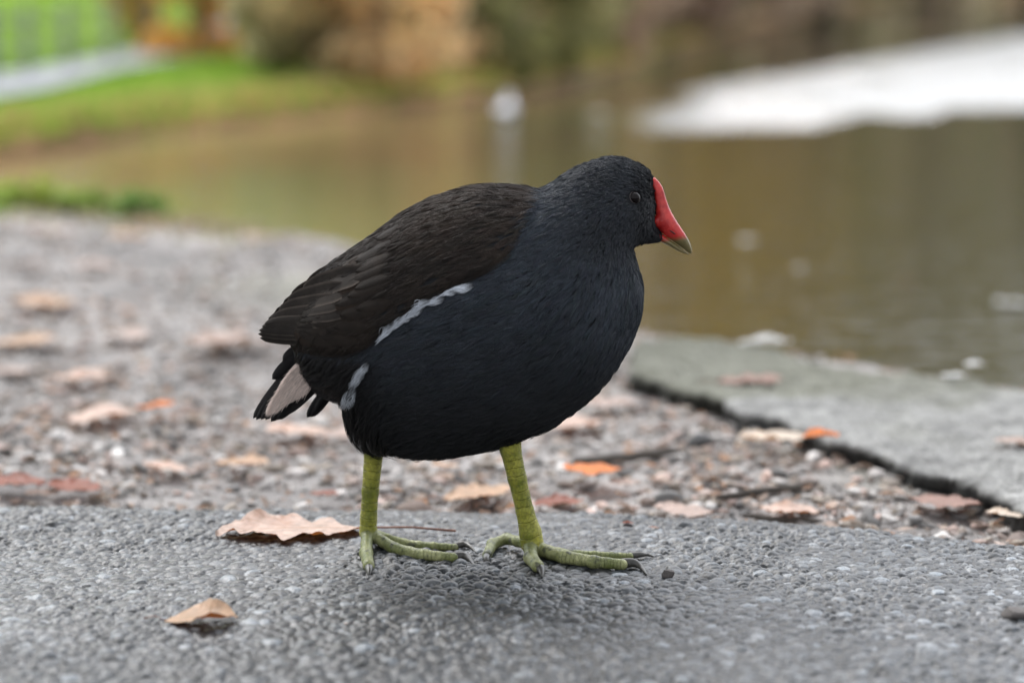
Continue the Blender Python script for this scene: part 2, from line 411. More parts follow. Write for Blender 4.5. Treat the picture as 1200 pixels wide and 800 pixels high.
# ------------------------------------------------------------------ foliage helpers
def frames(n, up=.0):
    d = rng.normal(size=(n, 3)); d[:, 2] += up; d /= np.linalg.norm(d, axis=1)[:, None]
    a = rng.normal(size=(n, 3)); s = np.cross(d, a); s /= np.linalg.norm(s, axis=1)[:, None]
    return d, s
def leafcloud(P, size, pal, up=0., jit=.35, aspect=.55):
    n = len(P); d, s = frames(n, up); L = size * rng.uniform(.6, 1.3, n)[:, None]
    nrm = np.cross(d, s)
    a = P - d * L * .5; b = P + s * L * aspect * .5 + nrm * L * .08; c = P + d * L * .5; e = P - s * L * aspect * .5 + nrm * L * .08
    V = np.stack([a, b, c, e], 1).reshape(-1, 3); F = np.arange(n * 4).reshape(n, 4)
    pal = np.array(pal); col = pal[rng.integers(0, len(pal), n)] * rng.uniform(1 - jit, 1 + jit, (n, 1))
    return V, F, rgba(np.repeat(col, 4, 0))
def blades(P, length, width, pal, lean=.35):
    n = len(P); L = length * rng.uniform(.5, 1.3, n); w = width * rng.uniform(.6, 1.3, n)
    a = rng.random(n) * 6.283; s = np.stack([np.cos(a), np.sin(a), 0 * a], -1) * w[:, None]
    b = rng.random(n) * 6.283; ln = np.stack([np.cos(b), np.sin(b), 0 * b], -1) * (lean * L * rng.random(n))[:, None]
    up = np.array([0, 0, 1.]) * L[:, None]
    V = np.stack([P - s, P + s, P + s * .7 + up * .55 + ln * .3, P - s * .7 + up * .55 + ln * .3, P + up * .95 + ln + s * .1, P + up * .95 + ln - s * .1], 1).reshape(-1, 3)
    i = np.arange(n)[:, None] * 6
    F = np.concatenate([i + [0, 1, 2, 3], i + [3, 2, 4, 5]], 0)
    pal = np.array(pal); col = pal[rng.integers(0, len(pal), n)] * rng.uniform(.65, 1.35, (n, 1))
    return V, F, rgba(np.repeat(col, 6, 0))
def tube(pts, rad, seg=10, cap=True):
    pts = np.asarray(pts, float); rad = np.broadcast_to(rad, len(pts)); t = np.gradient(pts, axis=0); t /= np.linalg.norm(t, axis=1)[:, None]
    ref = np.array([0, 0, 1.]) if abs(t[0, 2]) < .8 else np.array([1., 0, 0]); V = []
    for p, d, r in zip(pts, t, rad):
        a = np.cross(d, ref); a /= np.linalg.norm(a) + 1e-9; b = np.cross(a, d)
        th = np.linspace(0, 6.2832, seg, endpoint=False)
        V.append(p + r * (np.cos(th)[:, None] * a + np.sin(th)[:, None] * b))
    V = np.concatenate(V); F = []
    for i in range(len(pts) - 1):
        for j in range(seg):
            k = (j + 1) % seg; F.append([i * seg + j, i * seg + k, (i + 1) * seg + k, (i + 1) * seg + j])
    if cap:
        for e, base in ((0, 0), (1, (len(pts) - 1) * seg)):
            V = np.vstack([V, pts[-e]]); c = len(V) - 1
            for j in range(0, seg, 2):
                q = [base + j, base + (j + 1) % seg, base + (j + 2) % seg, c]; F.append(q if e else q[::-1])
    return V, np.array(F)
def join(parts):
    V = []; F = []; o = 0
    for v, f in parts: V.append(v); F.append(f + o); o += len(v)
    return np.concatenate(V), np.concatenate(F)
mLeafy = mat_attr('foliage', .6, 40, .7, 1.3, .001, .3, trans=.5)
mBark = mat_noise('bark', (.05, .042, .035), (.13, .115, .10), 9, .9, .02)
mTwig = mat_noise('pale twig', (.18, .13, .09), (.32, .25, .18), 9, .9, .01)
GREEN = [(.12, .22, .05), (.18, .28, .06), (.22, .27, .07)]
OLIVE = [(.18, .20, .08), (.26, .24, .10), (.16, .19, .07), (.30, .27, .12)]
GOLD = [(.62, .42, .08), (.55, .38, .08), (.45, .36, .08)]
ORANGE = [(.80, .50, .26), (.74, .46, .26), (.66, .44, .25), (.74, .60, .36)]
FIRE = [(.84, .42, .12), (.80, .38, .10), (.75, .48, .16)]
BROWN = [(.46, .35, .26), (.36, .27, .20), (.54, .43, .33)]
TAN = [(.50, .44, .27), (.42, .39, .22), (.56, .48, .32)]
PLUM = [(.28, .19, .15), (.36, .25, .20), (.22, .18, .13)]
def make_tree(name, loc, h, r, pal, label, bare=.32, n=5200, leaf=.16):
    root = empty(name, loc); tag(root, label, 'tree', 'trees standing beyond the pond')
    parts = []
    k = 9; tz = np.linspace(-.3, h * .8, k); wob = np.cumsum(rng.normal(0, .05 * h / 10, (k, 2)), 0)
    trunk = np.column_stack([wob, tz]); parts.append(tube(trunk, np.linspace(.028, .006, k) * h, 10))
    cl = []
    for i in range(13):
        f = rng.uniform(bare, .95); p = np.array([np.interp(f * h * .8, tz, trunk[:, j]) for j in range(3)])
        a = i * 2.4 + rng.random(); rr = r * (1.15 - .6 * f) * rng.uniform(.6, 1.05)
        e = p + np.array([math.cos(a) * rr, math.sin(a) * rr, h * rng.uniform(.08, .22)])
        m_ = (p + e) / 2 + np.array([0, 0, -.02 * h])
        parts.append(tube([p, m_, e], np.array([.010, .006, .002]) * h, 6))
        for q in (m_, e, (m_ + e) / 2): cl.append((q, r * rng.uniform(.22, .42)))
    cl.append((trunk[-1], r * .4))
    link('trunk', npmesh('trunk', *join(parts)), mBark, root)
    w = np.array([c[1] ** 2 for c in cl]); idx = rng.choice(len(cl), n, p=w / w.sum())
    d = rng.normal(size=(n, 3)); d /= np.linalg.norm(d, axis=1)[:, None]
    P = np.array([c[0] for c in cl])[idx] + d * (np.array([c[1] for c in cl])[idx] * rng.random(n) ** .45)[:, None] * np.array([1, 1, .8])
    V, F, c = leafcloud(P, leaf * h / 8, np.minimum(np.array(pal) * 1.3, .85))
    link('crown', npmesh('crown', V, F, {'tint': c}), mLeafy, root, smooth=False)
    return root
def make_bush(name, loc, h, r, pal, label, cat, group=None, n=2600, leaf=.035, kind='round'):
    root = empty(name, loc); tag(root, label, cat, group)
    st = []
    for i in range(6):
        a = rng.random() * 6.283; q = rng.random() ** .5
        e = np.array([math.cos(a) * r * q * .8, math.sin(a) * r * q * .8, h * rng.uniform(.5, .9)])
        st.append(tube([e * [.12, .12, 0] + [0, 0, -.03], e * [.4, .4, .5], e], [.008 * h / .5, .006 * h / .5, .002], 6))
    link('stem', npmesh('stem', *join(st)), mTwig, root)
    if kind == 'reed':
        a = rng.random(n) * 6.283; q = rng.random(n) ** .5 * r * .8
        P = np.column_stack([np.cos(a) * q, np.sin(a) * q, np.zeros(n)])
        V, F, c = blades(P, h, .006 * h / .5, pal, .5)
    else:
        k = 16; ca = rng.random(k) * 6.283; cq = rng.random(k) ** .5 * r * .75
        Cc = np.column_stack([np.cos(ca) * cq, np.sin(ca) * cq, h * rng.uniform(.08, .85, k)]); cr = r * rng.uniform(.25, .5, k)
        i = rng.integers(0, k, n); d = rng.normal(size=(n, 3)); d /= np.linalg.norm(d, axis=1)[:, None]
        P = Cc[i] + d * (cr[i] * rng.random(n) ** .4)[:, None] * [1, 1, .7]; P[:, 2] = np.abs(P[:, 2])
        V, F, c = leafcloud(P, leaf, np.minimum(np.array(pal) * 1.25, .85))
    link('foliage', npmesh('foliage', V, F, {'tint': c}), mLeafy, root, smooth=False)
    return root
def bankpt(px, back=.2):
    # point on the far bank seen in direction px, `back` metres behind the waterline
    a = (px - 600) / FPX
    yy = np.linspace(3, 90, 4000); xx = a * yy; j = np.argmax(yy > bank_y(xx)); y = yy[j] + back
    return np.array([a * y, y, float(far_h(np.array([a * y]), np.array([y]))[0])])

# bushes and reeds on the far bank (direction, setback, height, radius, palette, shape)
bl = [
 (385, .55, .62, .30, TAN + ORANGE, 'round', 'peach coloured bush left of the rusty orange bush on the far bank'),
 (455, .35, .95, .30, ORANGE, 'round', 'rusty orange bush overhanging the far bank behind the moorhen'),
 (330, .9, .55, .26, TAN, 'round', 'pale tan shrub on the lawn beside the orange bush'),
 (238, 1.9, .62, .26, FIRE, 'round', 'small orange leaved shrub beside the pale footpath on the lawn'),
 (165, 2.6, .8, .20, GOLD, 'round', 'thin golden shrub next to the low post fence'),
 (520, .7, .55, .35, TAN + ORANGE, 'round', 'straw coloured bush right of the orange bush'),
 (570, .5, .42, .30, OLIVE, 'round', 'olive green bush low on the bank above the gull'),
 (640, .4, .5, .34, OLIVE, 'round', 'dull green bush on the bank right of the gull'),
 (610, 1.6, .8, .5, TAN, 'round', 'tall buff bush behind the olive bushes'),
 (700, .8, .7, .42, BROWN, 'round', 'brown leafless looking bush above the moorhen head'),
 (765, .8, 1.0, .55, PLUM, 'round', 'dark plum brown bush at the bend of the far bank'),
 (740, 2.2, 1.3, .6, OLIVE, 'round', 'grey green bush behind the dark plum bush'),
 (830, .9, 1.3, .8, BROWN, 'round', 'broad russet brown thicket on the distant bank'),
 (905, 1.4, 1.8, 1.2, PLUM, 'round', 'dark maroon thicket on the distant bank top right'),
 (1000, 3, 3.2, 2.6, BROWN, 'round', 'wide brown thicket at the far end of the pond'),
 (1120, 3, 3.2, 3.0, OLIVE, 'round', 'olive thicket farthest away at the far end of the pond'),
 (-120, 24, 2.2, 1.5, GREEN, 'round', 'wide green shrub beyond the lawn at the left edge'),
 (90, 26, 2.4, 2.0, GREEN, 'round', 'wide green shrub beyond the footpath, left one'),
 (330, 11, 2.3, 1.7, OLIVE, 'round', 'wide olive shrub beyond the footpath, right one'),
 (540, 6, 1.7, 1.3, TAN, 'round', 'large buff shrub behind the straw coloured bush'),
 (660, 5, 1.8, 1.4, OLIVE, 'round', 'large olive shrub behind the brown leafless looking bush'),
 (800, 5, 2.2, 1.7, BROWN, 'round', 'large brown shrub behind the plum bush'),
 (900, 6, 3.0, 2.4, OLIVE, 'round', 'large dull olive shrub behind the maroon thicket'),
 (1250, 3, 3.6, 3.4, BROWN, 'round', 'brown thicket beyond the right edge of the pond'),
 (1060, 4, 3.4, 3.0, PLUM, 'round', 'dark thicket between the brown and the olive thickets'),
 (1180, 3.4, 3.4, 3.0, BROWN, 'round', 'brown thicket at the top right corner'),
]
for px, back, h, r, pal, kd, lab in bl:
    p = bankpt(px, back)
    make_bush('reed_clump' if kd == 'reed' else 'bush', p, h, r, pal, lab, 'reeds' if kd == 'reed' else 'bush', 'bushes along the far bank', n=2600, leaf=.05 * max(1, h), kind=kd)

# grass on the lawn: stuff
n = 60000; a = rng.uniform(-.25, .10, n); d = 1 / rng.uniform(1 / 22, 1 / 5.5, n); x = a * d; ok = (d > bank_y(x) + .03); x, d = x[ok], d[ok]
ok = np.ones(len(x), bool)
pd = np.min(np.hypot(x[:, None] - Pn[None, :, 0], d[:, None] - Pn[None, :, 1]) / wd[None, :, 0], 1); ok = pd > 1.7
x, d = x[ok], d[ok]; P = np.column_stack([x, d, far_h(x, d)])
V, F, c = blades(P, .045 , .0045, [(.26, .46, .06), (.32, .50, .07), (.38, .46, .10), (.22, .38, .05)])
o = link('lawn_grass', npmesh('lawn_grass', V, F, {'tint': c}), mLeafy, smooth=False); tag(o, 'short bright green grass covering the lawn on the far bank', 'grass', kind='stuff')
n = 8000; x = -2.2 + 3.6 * rng.random(n) ** .7; d = bank_y(x) + rng.normal(.24, .09, n); P = np.column_stack([x, d, np.maximum(far_h(x, d), WZ)])
V, F, c = blades(P, .065, .004, [(.40, .46, .12), (.48, .50, .16), (.36, .44, .10), (.52, .40, .18), (.56, .38, .17), (.58, .36, .16)], .8)
o = link('bank_grass', npmesh('bank_grass', V, F, {'tint': c}), mLeafy, smooth=False); tag(o, 'rank olive and brown grass hanging over the far water edge', 'grass', kind='stuff')

# distant woodland
n = 26000; a = rng.uniform(-.5, .6, n); d = rng.uniform(72, 84, n); x = a * d; P = np.column_stack([x, d, far_h(x, d) + 6.5 * rng.random(n) ** 1.1 * (.6 + .6 * fbm(x, x * 0, .15, 3))])
V, F, c = leafcloud(P, .75, OLIVE + BROWN + GREEN + PLUM)
o = link('woodland', npmesh('woodland', V, F, {'tint': c}), mLeafy, smooth=False); tag(o, 'hazy belt of olive and brown woodland closing the view', 'woodland', kind='stuff')
# low post fence beside the footpath
mWood = mat_noise('weathered wood', (.16, .17, .17), (.30, .31, .31), 30, .8, .002)
fr = empty('post_fence', (0, 0, 0)); tag(fr, 'low grey wooden post and rail fence beside the pale footpath', 'fence')
def bxp(c, s):
    V = np.array([[x, y, z] for x in (-1, 1) for y in (-1, 1) for z in (-1, 1)]) * np.array(s) / 2 + c
    return V, np.array([[0, 1, 3, 2], [4, 6, 7, 5], [0, 4, 5, 1], [2, 3, 7, 6], [0, 2, 6, 4], [1, 5, 7, 3]])
fp = [gt(p, q) for p, q in [(-150, 122), (-60, 110), (-8, 101), (33, 93), (80, 85), (130, 76), (180, 68)]]
for p in fp:
    p[2] = far_h(np.array([p[0]]), np.array([p[1]]))[0]
    V, F = tube([p + [0, 0, -.03], p + [0, 0, .1], p + [0, 0, .225], p + [0, 0, .235]], [.016, .015, .014, .008], 8); link('post', npmesh('post', V, F), mWood, fr)
for zz in (.10, .19):
    for i in range(len(fp) - 1):
        V, F = tube([fp[i] + [0, -.0, zz], (fp[i] + fp[i + 1]) / 2 + [0, 0, zz - .002], fp[i + 1] + [0, 0, zz]], .006, 6); link('rail', npmesh('rail', V, F), mWood, fr)

# trees beyond, mirrored in the pond
tr = [
 (-250, 22, 5.5, 2.0, OLIVE, 'broad olive green tree beyond the lawn at the left edge'),
 (-60, 26, 8, 2.6, GREEN, 'tall fresh green tree behind the low fence'),
 (110, 23, 6.5, 1.9, GOLD, 'golden autumn tree mirrored in the left of the pond'),
 (260, 25, 9, 2.8, GREEN, 'dark green tree beyond the footpath'),
 (440, 11, 6.5, 1.8, FIRE, 'copper orange tree mirrored above the moorhen back'),
 (500, 23, 10, 3.0, FIRE + TAN, 'large faded orange tree behind the straw coloured bush'),
 (610, 18, 7.5, 2.1, OLIVE, 'olive tree mirrored beside the gull'),
 (700, 17, 11, 3.0, TAN + GREEN, 'buff and olive tree mirrored above the moorhen head'),
 (775, 13.0, 7.5, 1.5, GOLD, 'slim golden yellow tree mirrored beside the red bill'),
 (850, 19, 12, 3.2, BROWN + OLIVE, 'brown and olive tree mirrored right of the bill'),
 (960, 24, 15, 4.2, OLIVE + BROWN, 'big olive brown tree at the bend of the pond'),
 (1080, 30, 18, 5.0, OLIVE + GREEN, 'huge dull green tree near the far end of the pond'),
 (1220, 28, 17, 4.8, BROWN + GREEN, 'brown and green tree mirrored at the right edge'),
 (1420, 26, 16, 5.0, OLIVE, 'olive tree beyond the right edge of the pond'),
 (940, 45, 26, 8.0, BROWN + OLIVE, 'distant tall brown tree at the far end of the pond'),
 (1250, 48, 28, 9.0, OLIVE + BROWN, 'distant tall olive tree at the far end of the pond'),
]
for px, d, h, r, pal, lab in tr:
    h = min(h, (.235 if px < 830 else .36) * d + .6) ; r = min(r, h * .45)
    x = (px - 600) / FPX * d; d = max(d, bank_y(x) + 1.5); x = (px - 600) / FPX * d
    make_tree('tree', (x, d, float(far_h(np.array([x]), np.array([d]))[0])), h, r, pal, lab, bare=.05, n=7500)

# ------------------------------------------------------------------ gull on the pond
mW = mat_noise('white plumage', (.70, .73, .78), (.82, .84, .88), 60, .7, .001)
mGy = mat_noise('grey plumage', (.45, .50, .58), (.55, .60, .68), 60, .7, .001)
def loft(secs, seg=20):
    V = []; n = len(secs)
    for (x, z, ry, rz) in secs:
        th = np.linspace(0, 6.2832, seg, endpoint=False); V.append(np.column_stack([np.full(seg, x), ry * np.cos(th), z + rz * np.sin(th)]))
    V = np.concatenate(V); F = [[i * seg + j, i * seg + (j + 1) % seg, (i + 1) * seg + (j + 1) % seg, (i + 1) * seg + j] for i in range(n - 1) for j in range(seg)]
    return V, np.array(F)
gl = gp(593, 139, WZ); gr_ = empty('gull', gl, R(84)); gr_.scale = (.6, .6, .6); tag(gr_, 'small white gull with pale grey wings floating on the pond', 'gull')
V, F = loft([(-.16, .045, .002, .002), (-.13, .042, .018, .012), (-.08, .035, .040, .030), (-.02, .03, .050, .042), (.04, .032, .048, .044), (.075, .05, .034, .042), (.09, .075, .022, .030), (.10, .098, .021, .024), (.115, .108, .021, .021), (.130, .107, .014, .014), (.138, .105, .003, .003)])
link('body', npmesh('body', V, F), mW, gr_)
for s in (-1, 1):
    V, F = loft([(-.17, .055, .002, .002), (-.10, .052, .010, .014), (-.02, .050, .012, .026), (.04, .048, .010, .022), (.06, .045, .002, .004)]); V[:, 1] = V[:, 1] + s * .042
    link('wing', npmesh('wing', V, F), mGy, gr_)
V, F = loft([(.130, .104, .005, .005), (.145, .101, .003, .004), (.157, .098, .001, .001)], 10); link('bill', npmesh('bill', V, F), mat_noise('red bill', (.25, .03, .02), (.3, .05, .03), 50), gr_)

# ------------------------------------------------------------------ leaves on the ground
def mat_leaf(name, top, under, vein, rough=.5):
    m = M(name); uv = m.attr('lc', 'Vector'); sx = m.n('ShaderNodeSeparateXYZ'); m.l(uv, sx.inputs[0])
    u, v = sx.outputs[0], sx.outputs[1]
    av = m.math('ABSOLUTE', v)
    mid = m.ramp(av, [(.0, 1.), (.05, 0.)])
    s = m.math('SINE', m.math('MULTIPLY', m.math('SUBTRACT', u, m.math('MULTIPLY', av, .30)), 52.))
    side = m.ramp(s, [(.90, 0.), (1., .8)])
    c = m.coord('Object'); n1 = m.noise(c, 140, 5); n2 = m.noise(c, 25, 3)
    base = m.mix(tuple(np.array(top) * .7), tuple(np.minimum(np.array(top) * 1.2, .9)), m.ramp(n1, [(.3, 0.), (.7, 1.)]))
    base = m.mix(base, under, m.ramp(n2, [(.55, 0.), (.8, .8)]))
    col = m.mix(base, vein, m.math('MAXIMUM', mid, m.math('MULTIPLY', side, .6)))
    ge = m.n('ShaderNodeNewGeometry')
    col = m.mix(col, m.mix(under, tuple(np.array(under) * .5), n1), ge.outputs['Backfacing'])
    m.set(Base_Color=col, Roughness=rough, Normal=m.bump(m.math('SUBTRACT', n1, m.math('MAXIMUM', mid, side)), .0007, .6))
    tr = m.n('ShaderNodeBsdfTranslucent'); m.l(col, tr.inputs[0]); mx = m.n('ShaderNodeMixShader'); mx.inputs[0].default_value = .3
    m.l(m.b.outputs[0], mx.inputs[1]); m.l(tr.outputs[0], mx.inputs[2]); m.l(mx.outputs[0], m.out.inputs[0])
    return m.m
LM = {
 'pale': mat_leaf('pale dry leaf', (.68, .50, .41), (.40, .13, .03), (.50, .28, .16)),
 'tan': mat_leaf('tan leaf', (.56, .36, .23), (.30, .10, .03), (.60, .42, .25)),
 'pink': mat_leaf('pinkish faded leaf', (.54, .41, .35), (.34, .20, .13), (.36, .22, .16)),
 'orange': mat_leaf('bright orange leaf', (.74, .19, .02), (.60, .16, .015), (.75, .35, .06)),
 'red': mat_leaf('red brown leaf', (.26, .07, .035), (.22, .06, .03), (.35, .14, .07)),
 'brown': mat_leaf('dull brown leaf', (.20, .12, .085), (.14, .07, .04), (.25, .16, .11)),
 'flesh': mat_leaf('brownish pink leaf', (.34, .19, .145), (.2, .09, .06), (.44, .30, .24)),
 'cream': mat_leaf('cream leaf', (.74, .62, .50), (.60, .36, .20), (.62, .46, .32)),
 'white': mat_leaf('bleached leaf', (.85, .85, .83), (.8, .8, .76), (.7, .7, .66)),
}
mStalk = mat_noise('leaf stalk', (.16, .06, .035), (.26, .10, .05), 200, .5, .0003)
mStalkPale = mat_noise('pale leaf stalk', (.45, .25, .14), (.55, .33, .18), 200, .5, .0003)
def leaf_mesh(L, W, lobes=5, lobe=.18, curl=.10, wave=.03, cup=.15, tipup=.1, seed=0, nu=56, nv=17):
    r = np.random.default_rng(seed); u = np.linspace(0, 1, nu)
    prof = np.sin(np.pi * u ** .85) ** .75
    U, Vv = np.meshgrid(u, np.linspace(-1, 1, nv), indexing='ij')
    ph = r.random() * .5
    def edge(side):
        t = (u * lobes + ph + side * .23) % 1
        saw = np.where(t < .72, t / .72, (1 - t) / .28)
        return prof * (1 - lobe + lobe * 1.3 * saw + .05 * r.normal(size=nu) * 0)
    eR, eL = edge(0), edge(1)
    ser = .10 * (fbm(U * 9 + seed, Vv * 0, 4, 2) - .5)
    w = (1 + ser) * np.where(Vv > 0, eR[:, None], eL[:, None]) * W / 2 * Vv
    fwd = np.abs(Vv) * L * .09
    x = U * L - L / 2 + fwd * np.sin(np.pi * U)
    p1, p2, p3 = r.random(3) * 6.283
    z = curl * L * (np.abs(Vv) ** 2.2) * (.6 + .4 * np.sin(U * 5 + p1)) * np.sin(np.pi * U)
    nz = fbm(U * 3 + seed, Vv * .6 + seed * 1.7, 2.2, 3, seed % 3) - .5
    z = z + wave * L * (.45 * np.sin(U * lobes * 4.1 + p2 + Vv * 1.6 + nz * 6) + 3.2 * nz) * np.abs(Vv) ** 1.2
    z = z - cup * L * ((U - .5) ** 2) * 4 * .25 + tipup * L * np.clip(U - .6, 0, 1) ** 2 * 4
    bend = .06 * L * np.sin(U * 3 + p3)
    P = np.stack([x, w + bend, z], -1)
    P[..., 2] -= P[..., 2].min()
    i = np.arange(nu * nv).reshape(nu, nv); F = np.stack([i[:-1, :-1], i[1:, :-1], i[1:, 1:], i[:-1, 1:]], -1).reshape(-1, 4)
    lc = np.stack([U, Vv, 0 * U], -1).reshape(-1, 3)
    return P.reshape(-1, 3), F, lc, P[0, nv // 2], P[-1, nv // 2]
NL = [0]
def leaf(px, py, wpx, kind, label, z=None, ratio=.55, rot=None, stalk=True, group='fallen leaves on the shore gravel', on='gravel', cat='leaf', stalkmat=None, stalklen=.28, lift=.0, **kw):
    NL[0] += 1; k = NL[0]
    zz = 0 if on == 'path' else (WZ + .002 if on == 'water' else (SLZ if on == 'slab' else -.02))
    p = gp(px, py, zz)
    if on == 'gravel': p[2] = float(ground_h(np.array([p[0]]), np.array([p[1]]))[0]) + .009
    if on == 'slab': p[2] = slab_z(p[0], p[1]) 
    if on == 'path': p[2] = .0005
    L = wpx / FPX * np.linalg.norm(p - [0, 0, HCAM])
    rr = np.random.default_rng(100 + k)
    rot = rr.uniform(-.5, .5) + (math.pi if rr.random() < .5 else 0) if rot is None else rot
    root = empty('fallen_leaf' if on != 'water' else 'floating_leaf', p + [0, 0, lift], rot)
    tag(root, label, cat, group)
    kw.setdefault('seed', k); V, F, lc, b, tip = leaf_mesh(L, L * ratio, **kw)
    me = npmesh('blade', V, F, {'lc': lc}); link('blade', me, LM[kind], root)
    if stalk:
        e = b + np.array([-L * stalklen, L * .04, .001 if b[2] < .002 else -b[2] * .5])
        Vt, Ft = tube([b + [L * .03, 0, 0], (b + e) / 2 + [0, L * .02, .002], e], [L * .008, L * .007, L * .009], 8)
        link('stalk', npmesh('stalk', Vt, Ft), stalkmat or mStalk, root)
    return root
k_ = len(LITP); th = rng.random(k_) * 6.283; Ls = rng.uniform(.003, .010, k_)[:, None]
e1 = np.column_stack([np.cos(th), np.sin(th), rng.normal(0, .18, k_)]); e2 = np.column_stack([-np.sin(th), np.cos(th), rng.normal(0, .25, k_)]); Pq = LITP + [0, 0, .006]
V = np.stack([Pq - e1 * Ls, Pq + e2 * Ls * .5 + [0, 0, .0015], Pq + e1 * Ls * rng.uniform(.5, 1, (k_, 1)), Pq - e2 * Ls * rng.uniform(.2, .6, (k_, 1))], 1).reshape(-1, 3)
pl_ = np.array([(.34, .22, .15), (.26, .17, .12), (.46, .35, .28), (.16, .11, .08), (.54, .43, .36), (.44, .24, .13)])
o = link('leaf_litter', npmesh('leaf_litter', V, np.arange(k_ * 4).reshape(-1, 4), {'tint': rgba(np.repeat(pl_[rng.integers(0, 6, k_)], 4, 0))}), mLeafy, smooth=False); tag(o, 'crumbled brown leaf litter strewn through the gravel', 'leaf litter', kind='stuff')
# the two leaves on the asphalt
leaf(340, 627, 172, 'pale', 'large pale tan leaf with wavy edges lying on asphalt behind the far leg', ratio=.62, rot=math.pi + .04, on='path', group='leaves on the asphalt', lobes=6, lobe=.30, curl=.085, wave=.030, cup=-.02, stalklen=.62, tipup=.0, seed=3)
leaf(236, 729, 84, 'tan', 'small curled tan leaf alone on the asphalt at the lower left', ratio=.75, rot=.10, on='path', group='leaves on the asphalt', lobes=3, lobe=.12, curl=.16, wave=.03, cup=.25, tipup=.05, seed=12, stalk=True)
for a in [
 (52, 369, 76, 'tan', 'pinkish tan leaf, uppermost at the left of the gravel'),
 (28, 410, 70, 'tan', 'salmon coloured leaf at the left edge below the pinkish tan one'),
 (14, 441, 50, 'pink', 'faded leaf cut by the left edge of the view'),
 (270, 414, 100, 'pink', 'long faded leaf with dark curled front left of the tail'),
 (98, 450, 66, 'pale', 'pale flat leaf left of the long faded leaf'),
 (120, 496, 80, 'pale', 'pale pink leaf beside the small fiery red leaf'),
 (183, 494, 44, 'orange', 'small fiery orange red leaf in the gravel at left'),
 (216, 492, 46, 'brown', 'dark brown curled leaf just right of the fiery red leaf'),
 (192, 555, 56, 'pale', 'pale leaf standing out in the gravel above the path edge'),
 (285, 549, 70, 'tan', 'cream tan curled leaf above the large pale leaf'),
 (88, 577, 66, 'red', 'rusty leaf touching the asphalt edge at left'),
 (18, 575, 70, 'red', 'dark red brown leaf at the left end of the asphalt edge'),
 (52, 583, 46, 'brown', 'brown crumpled leaf between the dark red and the rusty leaf'),
 (380, 584, 40, 'red', 'reddish leaf just left of the far leg'),
 (348, 512, 74, 'pale', 'pale pink leaf under the tail'),
 (404, 514, 60, 'pink', 'faded pink leaf beneath the rear flank'),
 (560, 588, 92, 'tan', 'pale orange brown leaf between the two legs'),
 (522, 548, 34, 'tan', 'small tan leaf in the gravel between the legs'),
 (693, 566, 72, 'orange', 'bright orange curled leaf right of the near leg'),
 (732, 571, 40, 'pink', 'pinkish leaf touching the bright orange curled leaf'),
 (706, 479, 84, 'pink', 'large faded pink leaf beneath the breast'),
 (672, 500, 70, 'pale', 'pale leaf overlapping below the large faded pink leaf'),
 (905, 532, 94, 'cream', 'big cream leaf lying in front of the concrete slab'),
 (1108, 600, 88, 'flesh', 'flat brownish pink leaf below the broken slab edge'),
 (1176, 621, 44, 'cream', 'small cream leaf at the right edge of the asphalt'),
 (1075, 566, 30, 'red', 'small rust leaf tucked against the dark slab edge'),
 (800, 606, 70, 'pink', 'flat pink leaf at the asphalt edge below the grey stone'),
 (925, 605, 70, 'pale', 'thin pale leaf at the asphalt edge below the cream leaf'),
 (655, 594, 60, 'red', 'dark reddish leaf at the asphalt edge beside the near leg'),
 (150, 402, 60, 'pink', 'blurred pink leaf between the upper left leaves and the tail'),
 (175, 275, 50, 'red', 'red brown leaf among the green shore plants'),
 (235, 282, 60, 'brown', 'brown leaf beside the green shore plants'),
 (60, 292, 60, 'pink', 'pink leaf below the yellow green shore plants'),
 (150, 296, 50, 'tan', 'tan leaf on the upper gravel below the shore plants'),
 (300, 300, 46, 'pink', 'pale brown leaf near the water behind the wing'),
 (110, 330, 60, 'pink', 'brownish leaf in the middle of the upper gravel'),
 (30, 330, 44, 'brown', 'dull brown leaf high on the gravel at the left edge'),
]:
    leaf(*a, lift=.007 if a[3] in ('orange', 'cream') else 0, ratio=.62 + .35 * rng.random(), curl=.09, wave=.028, cup=.05, stalk=a[2] > 60)
leaf(962, 524, 44, 'orange', 'small vivid orange leaf at the tip of the cream leaf', on='slab', ratio=.8, curl=.16, stalk=False, lift=.006)
leaf(880, 450, 78, 'flesh', 'flat pinkish brown leaf on the mossy part of the slab', on='slab', group='leaves on the concrete slab', ratio=.6, curl=.05)
leaf(1192, 530, 56, 'pink', 'pale pink leaf on the slab at the right edge', on='slab', group='leaves on the concrete slab', ratio=.5, curl=.06)
leaf(896, 407, 62, 'white', 'bleached white leaf at the back edge of the slab', on='slab', group='leaves on the concrete slab', ratio=.5, curl=.1)
leaf(1118, 449, 40, 'white', 'white leaf lying at the slab edge by the water', on='slab', group='leaves on the concrete slab', ratio=.5, curl=.1, stalk=False)
leaf(1142, 436, 26, 'white', 'small round white leaf leaning at the slab edge', on='slab', group='leaves on the concrete slab', ratio=.8, curl=.2, stalk=False, lift=.002)
leaf(1188, 358, 46, 'white', 'bright white leaf floating near the right edge of the pond', on='water', group='leaves afloat on the pond', ratio=.8, curl=.22, stalk=False)
leaf(877, 283, 22, 'white', 'pale leaf afloat right of the bill', on='water', group='leaves afloat on the pond', ratio=.9, curl=.1, stalk=False)
leaf(937, 314, 15, 'white', 'smallest pale leaf afloat, lower right of the bill', on='water', group='leaves afloat on the pond', ratio=.9, curl=.1, stalk=False)
leaf(1062, 331, 22, 'pink', 'thin dull leaf afloat left of the bright white one', on='water', group='leaves afloat on the pond', ratio=.25, curl=.1, stalk=False)
leaf(700, 136, 26, 'white', 'far pale leaf afloat right of the gull', on='water', group='leaves afloat on the pond', ratio=.9, curl=.1, stalk=False)
